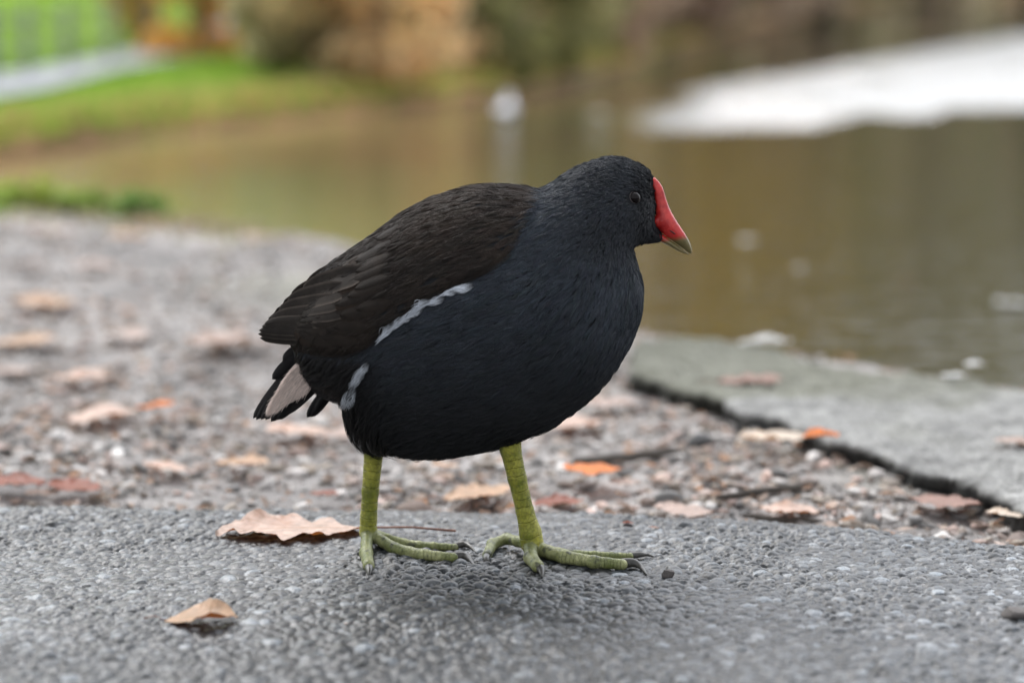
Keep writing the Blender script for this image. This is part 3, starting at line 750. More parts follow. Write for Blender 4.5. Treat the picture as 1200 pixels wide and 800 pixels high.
# tiny flakes on the asphalt
leaf(735, 614, 16, 'red', 'tiny red brown leaf flake on the asphalt above the long toes', on='path', group='leaf flakes on the asphalt', stalk=False, nu=20, nv=9)
leaf(766, 619, 13, 'flesh', 'tiny pinkish leaf flake right of the red brown one', on='path', group='leaf flakes on the asphalt', stalk=False, nu=20, nv=9)
leaf(408, 731, 12, 'tan', 'tiny orange flake on the asphalt in front of the far foot', on='path', group='leaf flakes on the asphalt', stalk=False, nu=20, nv=9)

# single stones
def stone(px, py, wpx, col, label, on='gravel', flat=.7, name='pebble', cat='pebble', group=None, long=1.2):
    p = gp(px, py, 0 if on == 'path' else -.02)
    if on == 'gravel': p[2] = float(ground_h(np.array([p[0]]), np.array([p[1]]))[0])
    V, F = ico(3); rr = np.random.default_rng(int(px)); L = wpx / FPX * p[1] / 2 
    for _ in range(12):
        d = rr.normal(size=3); d /= np.linalg.norm(d); V = V - np.maximum(V @ d - rr.uniform(.55, .85), 0)[:, None] * d
    V = V * L * np.array([1., .8, flat]); V[:, 2] += L * flat * .55
    me = npmesh(name, V, F, {'tint': rgba(np.tile(np.array(col), (len(V), 1)))}); o = link(name, me, mS)
    o.location = p; tag(o, label, cat, group); return o
stone(782, 675, 20, (.085, .075, .07), 'small dark pebble on the asphalt just ahead of the near claws', 'path', .65, group='pebbles')
stone(1190, 722, 42, (.10, .09, .085), 'rough dark pebble on the asphalt at the right edge', 'path', .45, group='pebbles')
stone(783, 584, 42, (.17, .165, .16), 'lumpy grey stone on the gravel right of the bright orange leaf', 'gravel', .55, 'stone', 'stone', 'stones on the gravel')
stone(488, 596, 70, (.15, .11, .09), 'flat brown stone behind the asphalt edge between the legs', 'gravel', .4, 'stone', 'stone', 'stones on the gravel')
stone(640, 475, 60, (.22, .21, .2), 'blurred pale stone under the belly', 'gravel', .5, 'stone', 'stone', 'stones on the gravel')
stone(818, 520, 40, (.10, .10, .10), 'dark stone at the corner of the slab', 'gravel', .6, 'stone', 'stone', 'stones on the gravel')
stone(690, 208 + 330, 30, (.12, .11, .1), 'dark lump of stone beside the buried stick', 'gravel', .6, 'stone', 'stone', 'stones on the gravel')
def stick(a, b, r, label, col=None):
    A_ = gp(*a, -.02); B_ = gp(*b, -.02)
    for q in (A_, B_): q[2] = float(ground_h(q[0:1], q[1:2])[0]) + r + .004
    t = np.linspace(0, 1, 9)[:, None]; P = A_ * (1 - t) + B_ * t + rng.normal(0, r * .4, (9, 3)) * [1, 1, .4]
    V, F = tube(P, r * np.array([.5, .9, 1, 1.1, 1, .9, 1, .8, .4]), 8); o = link('stick', npmesh('stick', V, F), mBark); tag(o, label, 'stick', 'sticks on the gravel')
stick((670, 541), (800, 536), .004, 'dark thin stick on the gravel above the bright orange leaf')
stick((870, 606), (965, 612), .0022, 'thin broken twig at the asphalt edge on the right')
stick((840, 590), (960, 572), .003, 'brown twig on the gravel below the cream leaf')

# shore plants at the left
for i, (px, py, r, h, pal, lab) in enumerate([
 (30, 250, .055, .045, [(.34, .40, .08), (.28, .36, .08)], 'yellow green shore plant nearest the left edge'),
 (95, 252, .05, .04, [(.22, .32, .07), (.28, .36, .09)], 'green shore plant in the middle of the three'),
 (165, 258, .05, .05, [(.16, .27, .07), (.22, .31, .09)], 'dark green shore plant, last before the open gravel'),
 (-60, 262, .12, .07, [(.14, .24, .04), (.20, .28, .05)], 'green shore plant cut off by the left edge')]):
    p = gp(px, py, -.02); p[2] = float(ground_h(p[0:1], p[1:2])[0])
    make_bush('shore_plant', p, h, r, pal, lab, 'plant', 'low plants on the near shore', n=420, leaf=.022)
n = 1500; a = rng.uniform(-.30, -.10, n); x = a * 3.6; d = shore_y(x) - np.abs(rng.normal(0, .16, n)); P = np.column_stack([x, d, ground_h(x, d)])
V, F, c = blades(P, .018, .0022, OLIVE + TAN + BROWN, .9)
o = link('shore_grass', npmesh('shore_grass', V, F, {'tint': c}), mLeafy, smooth=False); tag(o, 'thin short faded grass growing along the near water edge', 'grass', kind='stuff')

# ------------------------------------------------------------------ the moorhen
def P2(pts, Y=None):              # photo outline -> (x, z) in the bird's upright plane
    return np.array([vp(a, b, YB if Y is None else Y)[[0, 2]] for a, b in pts])
def crsp(P, k=6, closed=True):
    P = np.asarray(P, float); n = len(P); out = []
    for i in range(n if closed else n - 1):
        p0, p1, p2, p3 = (P[(i - 1) % n], P[i], P[(i + 1) % n], P[(i + 2) % n]) if closed else (P[max(i - 1, 0)], P[i], P[i + 1], P[min(i + 2, n - 1)])
        for j in range(k):
            t = j / k; out.append(.5 * (2 * p1 + (p2 - p0) * t + (2 * p0 - 5 * p1 + 4 * p2 - p3) * t * t + (3 * p1 - p0 - 3 * p2 + p3) * t ** 3))
    if not closed: out.append(P[-1])
    return np.array(out)
def sdist(X, Z, P):               # signed distance to a closed outline, positive inside
    d = np.full(X.shape, 1e9); ins = np.zeros(X.shape, bool); n = len(P)
    for i in range(n):
        a, b = P[i], P[(i + 1) % n]; e = b - a; L = e @ e + 1e-18
        t = np.clip(((X - a[0]) * e[0] + (Z - a[1]) * e[1]) / L, 0, 1)
        d = np.minimum(d, (X - a[0] - t * e[0]) ** 2 + (Z - a[1] - t * e[1]) ** 2)
        if a[1] != b[1]:
            c = ((a[1] > Z) != (b[1] > Z)) & (X < (b[0] - a[0]) * (Z - a[1]) / (b[1] - a[1]) + a[0]); ins ^= c
    return np.where(ins, 1, -1) * np.sqrt(d)
BODY = [(762,205),(757,198.5),(746,192),(733,186.5),(719,184.5),(706,186.5),(692,190.8),(679,196),(665,203),(654,211),(643,219),(634,223),(624,221.5),(603,218.5),(580,217.5),(560,219),(542,222),(517,229),(492,239),(470,252),(450,266),(430,281),(405,298),(380,318),(357,341),(345,356),(338,374),(337,392),(344,404),(350,420),(358,440),(372,455),(388,463),(402,470),(408,484),(414,502),(423,516),(438,524),(456,526),(480,530.5),(505,532),(530,529),(560,524),(590,517),(615,509),(640,499),(665,485),(690,466),(712,443),(730,417),(743,391),(751,366),(752.5,345),(749,322),(744,304),(740.5,292),(746,285.5),(756,283.5),(768,283),(775,280.5),(776,275),(769,268),(765,255),(766.5,240),(765,222)]
WING = [(638,222),(600,214),(560,214),(500,230),(440,268),(380,312),(330,356),(300,388),(302,396),(340,404),(387,408),(425,402),(444,390),(470,366),(500,345),(530,326),(556,316),(582,304),(604,284),(620,256),(632,236)]
PB = crsp(P2(BODY), 4); PW = crsp(P2(WING), 4)
gs = .001
bx0, bz0 = PB.min(0) - .012; bx1, bz1 = PB.max(0) + .012
gx = np.arange(bx0, bx1, gs); gz = np.arange(bz0, bz1, gs)
GX, GZ = np.meshgrid(gx, gz, indexing='ij'); SD = sdist(GX, GZ, PB)
def poisson(mask, h, it, u0=None):
    u = np.zeros(mask.shape) if u0 is None else u0 * mask
    for _ in range(it):
        v = np.zeros_like(u); v[1:-1, 1:-1] = .25 * (u[2:, 1:-1] + u[:-2, 1:-1] + u[1:-1, 2:] + u[1:-1, :-2] + 4 * h * h); u = v * mask
    return u
def up2(u, shape):
    a = np.minimum(np.arange(shape[0]) // 2, u.shape[0] - 1); b = np.minimum(np.arange(shape[1]) // 2, u.shape[1] - 1); return u[a][:, b]
m4, m2, m1 = SD[::4, ::4] > 0, SD[::2, ::2] > 0, SD > 0
u4 = poisson(m4, .004, 1500); u2 = poisson(m2, .002, 1500, up2(u4, m2.shape)); U = poisson(m1, .001, 1500, up2(u2, m1.shape))
# half width = shape factor * sqrt(U); the head is squeezed less than the trunk
hx = P2([(700, 240)])[0, 0]
fac = .60 + .06 * sst(hx - .05, hx, GX)
Y2 = fac ** 2 * U
Y2 = np.where(SD > .002, Y2, SD * .022)
for _ in range(3):
    Y2[1:-1, 1:-1] = (Y2[1:-1, 1:-1] * 2 + Y2[2:, 1:-1] + Y2[:-2, 1:-1] + Y2[1:-1, 2:] + Y2[1:-1, :-2]) / 6
SW = sdist(GX, GZ, PW)
Yh = np.sqrt(np.maximum(Y2, 0)) + .0030 * sst(-.0005, .006, SW) * sst(0, .012, SD) - .0015 * np.exp(-(SW / .004) ** 2) * sst(0, .012, SD)
# shallow cheek, eye socket
ex, ez = P2([(741, 228)])[0]
Yh = Yh - .0012 * np.exp(-(((GX - ex) ** 2 + (GZ - ez) ** 2) / .0035 ** 2)) + .0008 * np.exp(-(((GX - ex + .001) ** 2 + (GZ - ez + .012) ** 2) / .008 ** 2))
Y2 = np.where(Y2 > 0, Yh ** 2, Y2)
def samp(Gd, x, z):
    i = np.clip((x - gx[0]) / gs, 0, len(gx) - 1.001); j = np.clip((z - gz[0]) / gs, 0, len(gz) - 1.001)
    a = i.astype(int); b = j.astype(int); i = i - a; j = j - b
    return (Gd[a, b] * (1 - i) + Gd[a + 1, b] * i) * (1 - j) + (Gd[a, b + 1] * (1 - i) + Gd[a + 1, b + 1] * i) * j
def BF(p): return samp(Y2, p[..., 0], p[..., 2]) - (p[..., 1] - YB) ** 2
def BG(p, e=.0012):
    g = np.stack([BF(p + np.array([e, 0, 0])) - BF(p - np.array([e, 0, 0])), BF(p + np.array([0, e, 0])) - BF(p - np.array([0, e, 0])), BF(p + np.array([0, 0, e])) - BF(p - np.array([0, 0, e]))], -1) / (2 * e)
    return g
def proj(p, it=4):
    for _ in range(it):
        g = BG(p); q = (g ** 2).sum(-1, keepdims=True) + 1e-7
        st = BF(p)[..., None] * g / q; L = np.linalg.norm(st, axis=-1, keepdims=True); p = p - st * np.minimum(1, .003 / (L + 1e-9))
    return p
def nrm(p):
    g = -BG(p); return g / (np.linalg.norm(g, axis=-1, keepdims=True) + 1e-9)

def surface_nets(F, org, h):
    nx, ny, nz = F.shape; ins = F > 0
    acc = np.zeros((nx - 1, ny - 1, nz - 1, 3), np.float32); cnt = np.zeros((nx - 1, ny - 1, nz - 1), np.float32)
    C = [(0, 0), (0, 1), (1, 0), (1, 1)]
    sl = lambda o, n: slice(o, n - 1 + o)
    for ax in range(3):
        for (a, b) in C:
            o0 = [a, b]; o0.insert(ax, 0); o1 = [a, b]; o1.insert(ax, 1)
            f0 = F[sl(o0[0], nx), sl(o0[1], ny), sl(o0[2], nz)]; f1 = F[sl(o1[0], nx), sl(o1[1], ny), sl(o1[2], nz)]
            c = (f0 > 0) != (f1 > 0); t = np.where(c, f0 / np.where(c, f0 - f1, 1), 0)
            for k in range(3): acc[..., k] += np.where(c, t if k == ax else o0[k], 0)
            cnt += c
    act = cnt > 0; idx = np.full(act.shape, -1); idx[act] = np.arange(act.sum())
    ijk = np.argwhere(act); V = (ijk + acc[act] / cnt[act][:, None]) * h + org
    Q = []
    for ax in range(3):
        a, b = [k for k in range(3) if k != ax]
        s0 = [slice(1, -1)] * 3; s1 = [slice(1, -1)] * 3; s0[ax] = slice(0, -1); s1[ax] = slice(1, None)
        f0, f1 = ins[tuple(s0)], ins[tuple(s1)]; c = f0 != f1; e = np.argwhere(c)
        e[:, a] += 1; e[:, b] += 1
        def g(da, db):
            q = e.copy(); q[:, a] -= da; q[:, b] -= db; return idx[q[:, 0], q[:, 1], q[:, 2]]
        q = np.stack([g(1, 1), g(0, 1), g(0, 0), g(1, 0)], 1)
        fl = f0[c] if ax != 1 else ~f0[c]
        q[~fl] = q[~fl][:, ::-1]; Q.append(q)
    Q = np.concatenate(Q); return V, Q[(Q >= 0).all(1)]
def relax(V, Q, it=2):
    for _ in range(it):
        S = np.zeros_like(V); n = np.zeros(len(V))
        for i in range(4):
            for j in (1, 3): np.add.at(S, Q[:, i], V[Q[:, (i + j) % 4]]); np.add.at(n, Q[:, i], 1)
        V = .4 * V + .6 * S / np.maximum(n, 1)[:, None]
    return V
hh = .0018
ax_ = [np.arange(bx0, bx1, hh), np.arange(YB - .075, YB + .075, hh), np.arange(bz0, bz1, hh)]
AX, AY, AZ = np.meshgrid(*ax_, indexing='ij'); FF = BF(np.stack([AX, AY, AZ], -1))
bV, bQ = surface_nets(FF, np.array([a[0] for a in ax_]), hh); bV = relax(bV, bQ, 3)

# legs and toes: smooth union of tapering capsules
def legfield(caps, lo, hi, h, k=.0016):
    ax3 = [np.arange(lo[i], hi[i], h) for i in range(3)]; P = np.stack(np.meshgrid(*ax3, indexing='ij'), -1).astype(np.float32)
    D = np.full(P.shape[:3], .05, np.float32)
    for (a, b, ra, rb) in caps:
        a = np.asarray(a, np.float32); b = np.asarray(b, np.float32); e = b - a
        t = np.clip(((P - a) @ e) / (e @ e), 0, 1); d = np.linalg.norm(P - a - t[..., None] * e, axis=-1) - (ra + (rb - ra) * t)
        hq = np.clip(.5 + .5 * (D - d) / k, 0, 1); D = D * (1 - hq) + d * hq - k * hq * (1 - hq)
    return surface_nets(-D, np.array([a[0] for a in ax3]), h)
px_ = PXM
def chain(pts, rads): return [(pts[i], pts[i + 1], rads[i] * px_, rads[i + 1] * px_) for i in range(len(pts) - 1)]
def toepads(pts, rads, sag=.0):   # long toe: extra pads at the joints
    out = []; P = np.array(pts); rr = np.array(rads)
    for i in range(len(P) - 1):
        a, b = P[i], P[i + 1]; m_ = (a + b) / 2
        out += [(a, m_, rr[i] * px_, (rr[i] + rr[i + 1]) / 2 * px_ * .88), (m_, b, (rr[i] + rr[i + 1]) / 2 * px_ * .88, rr[i + 1] * px_)]
    return out
def tg(p, q, r): return gp(p, q, r * px_ * .9)     # toe centre resting on the asphalt
kA, kN = YA, YN
legs = []
def V3(p, q, Y): return vp(p, q, Y)
legA = chain([V3(441, 500, kA), V3(438, 530, kA), V3(434, 575, kA), V3(432, 606, kA), V3(431.5, 624, kA)], [15, 11.5, 10, 9.8, 10.8])
A1 = [V3(430, 627, kA - .003), tg(429, 648, 7.5), tg(432, 662, 6.5)]
A2 = [V3(437, 627, kA), tg(463, 643, 7.5), tg(497, 650, 7), tg(531, 653, 5.8)]
A3 = [V3(439, 625, kA + .003), tg(474, 637, 6), tg(508, 640, 5.2), tg(533, 641, 4.6)]
A4 = [V3(432, 627, kA + .004), tg(436, 632, 5), tg(440, 628, 4.5)]
legN = chain([V3(596, 495, kN), V3(598, 525, kN), V3(606, 560, kN), V3(615, 598, kN), V3(621.5, 624, kN), V3(624, 637, kN)], [17, 12.5, 11, 10.5, 13, 13.5])
N1 = [V3(622, 640, kN - .003), tg(622, 653, 8), tg(630, 663, 7.5)]
N2 = [V3(630, 643, kN), tg(661, 652, 8.5), tg(696, 658, 7.5), tg(729, 661, 6.5)]
N3 = [V3(630, 641, kN + .004), tg(655, 648, 6.5), tg(697, 650.5, 5.2), tg(738, 651.5, 4.6)]
N4 = [V3(619, 637, kN), tg(594, 636, 6.8), tg(577, 640, 6.6), tg(571, 650, 5.8)]
N4[1][2] += .003; N4[2][2] += .0015
RT = {'A1': [7, 8, 7], 'A2': [7.5, 7.6, 7, 6], 'A3': [6, 6, 5.2, 4.6], 'A4': [5, 5, 4.5], 'N1': [8, 8.4, 7.6], 'N2': [9, 8.4, 7.6, 6.6], 'N3': [7, 6.4, 5.2, 4.6], 'N4': [7.5, 6.8, 6.8, 6]}
def legmesh(ch, toes):
    caps = list(ch)
    for nme in toes: caps += toepads(globals()[nme], RT[nme])
    E = np.array([c[0] for c in caps] + [c[1] for c in caps]); lo = E.min(0) - .012; hi = E.max(0) + .012
    V, Q = legfield(caps, lo, hi, .0007); V = relax(V, Q, 2)
    # arc length along the nearest bone, for the scales
    s = np.zeros(len(V)); best = np.full(len(V), 9.); acc = 0; kind = np.zeros(len(V)); off = 0
    for ci, (a, b, ra, rb) in enumerate(caps):
        e = b - a; t = np.clip(((V - a) @ e) / (e @ e), 0, 1); d = np.linalg.norm(V - a - t[:, None] * e, axis=1) - ra
        L = np.linalg.norm(e); c = d < best; best = np.where(c, d, best); s = np.where(c, off + t * L, s); kind = np.where(c, 0. if ci < len(ch) else 1., kind); off += L
    return V, Q, s, kind
LA = legmesh(legA, ['A1', 'A2', 'A3', 'A4']); LN = legmesh(legN, ['N1', 'N2', 'N3', 'N4'])
Vs = [bV, LA[0], LN[0]]; Qs = [bQ, LA[1] + len(bV), LN[1] + len(bV) + len(LA[0])]
V = np.concatenate(Vs); Q = np.concatenate(Qs)
sc = np.concatenate([np.zeros(len(bV)), LA[2], LN[2] + .31]); tk = np.concatenate([np.zeros(len(bV)), LA[3], LN[3]])

m = M('under plumage'); m.set(Base_Color=(.006, .007, .009, 1), Roughness=.9); mSkin = m.m
def mat_leg():
    m = M('yellow green scaly leg'); s = m.attr('arc', 'Fac'); tk = m.attr('toe', 'Fac'); c = m.coord('Object')
    n1 = m.noise(c, 260, 4); n2 = m.noise(c, 70, 3)
    ss = m.math('ADD', s, m.math('MULTIPLY', n2, .0045))
    fr = m.math('FRACT', m.math('MULTIPLY', ss, m.math('MULTIPLY_ADD', tk, 170., 190.)))
    ln = m.ramp(fr, [(0., 1.), (.10, 0.), (.93, 0.), (1., 1.)])
    vo = m.n('ShaderNodeTexVoronoi'); vo.feature = 'DISTANCE_TO_EDGE'; m.l(m.coord('Object', (1, 1, .7)), vo.inputs['Vector']); vo.inputs['Scale'].default_value = 420
    ve = m.ramp(vo.outputs['Distance'], [(0., 1.), (.07, 0.)])
    col = m.mix((.18, .20, .02), (.42, .40, .055), m.ramp(n2, [(.35, 0.), (.65, 1.)]))
    toe = m.mix((.15, .175, .05), (.36, .37, .17), m.ramp(n2, [(.35, 0.), (.65, 1.)]))
    col = m.mix(col, toe, tk)
    col = m.mix(col, (.05, .065, .02), m.math('MULTIPLY', m.math('MAXIMUM', m.math('MULTIPLY', ln, .28), m.math('MULTIPLY', ve, .30)), .8))
    # dusky bands at the toe joints and dirt
    col = m.mix(col, (.035, .04, .035), m.math('MULTIPLY', m.ramp(m.noise(c, 120, 2), [(.56, 0.), (.66, .75)]), tk))
    col = m.mix(col, m.ramp(n1, [(.3, .75), (.7, 1.2)]), 1., 'MULTIPLY')
    h = m.math('SUBTRACT', m.math('MULTIPLY', n1, .25), m.math('MAXIMUM', ln, m.math('MULTIPLY', ve, .5)))
    m.set(Base_Color=col, Roughness=.45, Normal=m.bump(h, .0006, .9)); m.b.inputs['Subsurface Weight'].default_value = .08; m.b.inputs['Subsurface Radius'].default_value = (.004, .003, .001)
    return m.m
mLeg = mat_leg()
bird = empty('moorhen', (0, 0, 0)); tag(bird, 'black moorhen with red and olive bill walking on asphalt on yellow green legs', 'bird')
me = npmesh('body', V, Q, {'arc': sc, 'toe': tk}); body = link('body', me, [mSkin, mLeg], bird)
mi = np.zeros(len(me.polygons), np.int32); mi[len(bQ):] = 1; me.polygons.foreach_set('material_index', mi)

# claws
mClaw = mat_noise('dark horn claw', (.025, .025, .022), (.085, .08, .07), 300, .35, .0003)
def claw(pts, r):
    P = crsp(pts, 6, False); V, F = tube(P, r * 1.15 * (1 - np.linspace(0, 1, len(P)) ** 1.6 * .93) * px_, 10); link('claw', npmesh('claw', V, F), mClaw, bird)
claw([tg(531, 652, 5), tg(543, 651, 5), tg(551, 656, 3), tg(556.5, 664, 1)], 5)
claw([tg(533, 640, 4), tg(544, 637.5, 6), tg(552, 641, 5), tg(558, 648, 1)], 4)
claw([tg(432, 661, 6), tg(432.5, 668, 4), tg(432.5, 674, 1)], 5)
claw([tg(440, 629, 4), tg(441, 627, 3), tg(442, 626, 1)], 3.4)
claw([tg(729, 660, 5.5), tg(742, 659, 7), tg(751, 664, 4), tg(758, 673, 1)], 5.4)
claw([tg(738, 651, 4), tg(750, 649.5, 5), tg(758, 649.5, 3), tg(767, 652, 1)], 3.6)
claw([tg(630, 662, 7), tg(634.5, 668, 5), tg(635.5, 676, 1)], 5.6)
claw([tg(571, 649, 5), tg(570, 655, 4), tg(573, 660, 1)], 4.8)

# bill and frontal shield
def bill_part(name, poly, wfun, mat, parent=bird):
    Pp = crsp(P2(poly), 3); x0, z0 = Pp.min(0) - .002; x1, z1 = Pp.max(0) + .002; h = .00035
    X_, Z_ = np.meshgrid(np.arange(x0, x1, h), np.arange(z0, z1, h), indexing='ij'); S = sdist(X_, Z_, Pp)
    u = poisson(S[::2, ::2] > 0, 2 * h, 500); u = poisson(S > 0, h, 700, up2(u, S.shape)); u = wfun(X_, Z_) ** 2 * u; u = np.where(S > 0, u, S * .004)
    ys_ = np.arange(-.012, .012, h * 1.6); F3 = u[:, None, :] - (ys_ ** 2)[None, :, None]
    V, Q = surface_nets(F3[::1], np.array([0, 0, 0]), 1.0)
    V = V * np.array([h, h * 1.6, h]) + np.array([x0, YB - .012, z0]); V = relax(V, Q, 4)
    return link(name, npmesh(name, V, Q), mat, parent)
tipx = P2([(797, 280)])[0, 0]
def mat_bill():
    m = M('glossy red bill'); c = m.coord('Object'); g_ = m.n('ShaderNodeSeparateXYZ'); m.l(c, g_.inputs[0])
    n1 = m.noise(c, 160, 4); n2 = m.noise(c, 900, 3)
    red = m.mix((.42, .014, .014), (.68, .050, .040), m.ramp(n1, [(.35, 0.), (.65, 1.)]))
    olive = m.mix((.09, .075, .03), (.26, .21, .08), n1)
    f = m.math('ADD', g_.outputs[0], 0.); f = m.math('SUBTRACT', m.math('MULTIPLY', g_.outputs[0], .148), g_.outputs[2]); q0 = P2([(805, 277)])[0]; f0 = .148 * q0[0] - q0[1]
    k = m.math('MULTIPLY', m.math('ADD', m.math('SUBTRACT', f, f0), m.math('MULTIPLY', m.math('SUBTRACT', n1, .5), .004)), 300.)
    k = m.ramp(m.math('ADD', k, .5), [(0., 0.), (1., 1.)])
    m.set(Base_Color=m.mix(red, olive, k), Roughness=.26, Normal=m.bump(m.math('ADD', n1, m.math('MULTIPLY', n2, .3)), .0005, .7))
    m.b.inputs['Subsurface Weight'].default_value = .15; m.b.inputs['Subsurface Radius'].default_value = (.003, .001, .001)
    return m.m
mBill = mat_bill()
up = [(764,211),(766.5,208),(769,209.5),(773,214),(777,221),(780.5,233),(785,245),(791.5,257),(798,267),(804.5,277),(808.5,285),(810.5,292),(810.5,297.5),(806,295.5),(799,290),(789,283),(778,275),(769,266),(762,259),(764,257),(768,252),(768,242),(766,228),(763.5,217)]
lowr = [(761,259),(768,266),(778,275.5),(788,283),(797,289.5),(804,295),(809,298.5),(803,297.5),(794,294),(784,288),(775,283.5),(767,279),(763,270)]
bx_ = P2([(766, 212), (806, 290)])
bill = bill_part('bill', up, lambda x, z: .62 + .5 * sst(bx_[0, 0] + .004, bx_[0, 0] - .002, x) , mBill)
lb = bill_part('lower_mandible', lowr, lambda x, z: .95 + 0 * x, mBill, bill)
mNo = M('nostril'); mNo.set(Base_Color=(.10, .012, .010, 1), Roughness=.6)
def onbill(px, py, side=-1):
    p = vp(px, py, YB); return p
for s in (-1, 1):
    V0, F0 = ico(2); d = P2([(783, 268), (792, 274)]); a = (d[1] - d[0]); L = np.linalg.norm(a); a /= L; b = np.array([-a[1], a[0]])
    V = np.zeros_like(V0); cx_, cz_ = d.mean(0)
    V[:, 0] = cx_ + V0[:, 0] * L * .42 * a[0] + V0[:, 2] * .0006 * b[0]; V[:, 2] = cz_ + V0[:, 0] * L * .42 * a[1] + V0[:, 2] * .0006 * b[1]; V[:, 1] = YB + s * .0047 + V0[:, 1] * .0009
    link('nostril', npmesh('nostril', V, F0), mNo.m, bill)
V0, F0 = ico(2); pt = vp(781.5, 240.5, YB); link('speck', npmesh('speck', V0 * .0009 + pt, F0), mClaw, bill)

# eyes
def mat_eye():
    m = M('dark glossy eye'); m.set(Base_Color=(.006, .003, .003, 1), Roughness=.05); return m.m
mEye = mat_eye(); mEye.node_tree.nodes['Principled BSDF'].inputs['Specular IOR Level'].default_value = .20; mRim = mat_noise('eye ring', (.05, .045, .045), (.12, .10, .10), 300, .6, .0002)
for s in (-1, 1):
    c = vp(741, 228, YB); yy = math.sqrt(max(float(samp(Y2, c[0:1], c[2:3])[0]), 1e-6)); ec = np.array([c[0], YB + s * (yy - .0004), c[2]])
    V0, F0 = ico(4); ey = link('eye', npmesh('eye', V0 * .0040 + ec, F0), mEye, bird)
    n_ = nrm(np.array([[c[0], YB + s * yy, c[2]]]))[0]; t1 = np.cross(n_, [0, 0, 1.]); t1 /= np.linalg.norm(t1); t2 = np.cross(t1, n_); th = np.linspace(0, 6.2832, 33)
    ring = ec + n_ * .0010 + .0040 * (np.cos(th)[:, None] * t1 + .92 * np.sin(th)[:, None] * t2); V, F = tube(ring, .00028, 8, False); link('eye_ring', npmesh('eye_ring', V, F), mRim, ey)

# feathers: real blades following the body surface
def mat_feather(name, sheen=.0, rough=.7, spec=.22, er=[(.70, 1.), (1., 1.2)]):
    m = M(name); uv = m.attr('fc', 'Vector'); sx = m.n('ShaderNodeSeparateXYZ'); m.l(uv, sx.inputs[0]); u, v, sd_ = sx.outputs
    av = m.math('ABSOLUTE', v)
    barb = m.math('SINE', m.math('ADD', m.math('MULTIPLY', m.math('SUBTRACT', u, m.math('MULTIPLY', av, .35)), 150.), m.math('MULTIPLY', m.noise(m.coord('Object'), 60, 2), 9.)))
    tint = m.attr('tint'); c = m.coord('Object'); n1 = m.noise(c, 90, 4)
    edge = m.ramp(av, er); shaft = m.ramp(av, [(0., .55), (.05, 1.)])
    col = m.mix(tint, m.ramp(n1, [(.3, .7), (.7, 1.3)]), 1., 'MULTIPLY'); col = m.mix(col, edge, 1., 'MULTIPLY'); col = m.mix(col, shaft, .6, 'MULTIPLY')
    m.set(Base_Color=col, Roughness=rough, Normal=m.bump(barb, .00010, .9)); m.b.inputs['Specular IOR Level'].default_value = spec
    m.b.inputs['Sheen Weight'].default_value = sheen; m.b.inputs['Sheen Roughness'].default_value = .4
    return m.m
mF = mat_feather('brown wing feather'); mFl = mat_feather('flight feather', er=[(.72, 1.), (.98, 3.0)]); mFw = mat_feather('white undertail feather', .0, .7, .3); mStripe = mat_feather('white flank feather', .0, .65, .3, [(.35, 1.), (.95, .22)])
def feather_grid(L, W, nu=12, nv=7, tip=.35):
    u = np.linspace(0, 1, nu); v = np.linspace(-1, 1, nv); U_, V_ = np.meshgrid(u, v, indexing='ij')
    w = np.where(U_ < 1 - tip, .45 + .55 * sst(0, .35, U_), 1.) * np.sqrt(np.clip(1 - np.clip((U_ - (1 - tip)) / tip, 0, 1) ** 2, 0.0, 1))
    return U_, V_, w * W / 2
def surf_feathers(roots, dirs, L, W, lift0, lift1, tint, curve=0.):
    n = len(roots); nu, nv = 12, 7; U_, V_, w1 = feather_grid(1, 1, nu, nv)
    cl = roots.copy(); N = nrm(cl); line = [cl]; d = dirs
    for i in range(nu - 1):
        d = d - (d * N).sum(-1, keepdims=True) * N; d /= np.linalg.norm(d, axis=-1, keepdims=True) + 1e-9
        if isinstance(curve, np.ndarray) or curve: 
            sdv = np.cross(N, d); d = d + sdv * (np.asarray(curve).reshape(-1, 1) / nu)
        cl = proj(cl + d * (L / (nu - 1))[:, None], 2); N = nrm(cl); line.append(cl)
    Ln = np.stack(line, 1); T = np.gradient(Ln, axis=1); T /= np.linalg.norm(T, axis=-1, keepdims=True) + 1e-9
    NN = nrm(Ln); S = np.cross(NN, T)
    off = w1[None] * W[:, None, None]
    P = Ln[:, :, None, :] + S[:, :, None, :] * (V_[None] * off)[..., None]
    P = proj(P, 2)
    lift = lift0[:, None, None] + (lift1 - lift0)[:, None, None] * U_[None] + .0007 * (1 - V_[None] ** 2)
    P = P + NN[:, :, None, :] * lift[..., None]
    i = np.arange(n * nu * nv).reshape(n, nu, nv); F = np.stack([i[:, :-1, :-1], i[:, 1:, :-1], i[:, 1:, 1:], i[:, :-1, 1:]], -1).reshape(-1, 4)
    fc = np.broadcast_to(np.stack([U_, V_, 0 * U_], -1), (n, nu, nv, 3)).reshape(-1, 3)
    return P.reshape(-1, 3), F, fc, rgba(np.repeat(tint, nu * nv, 0))
inW = lambda x, z: samp(SW, x, z)
W2 = lambda pts: P2(pts)
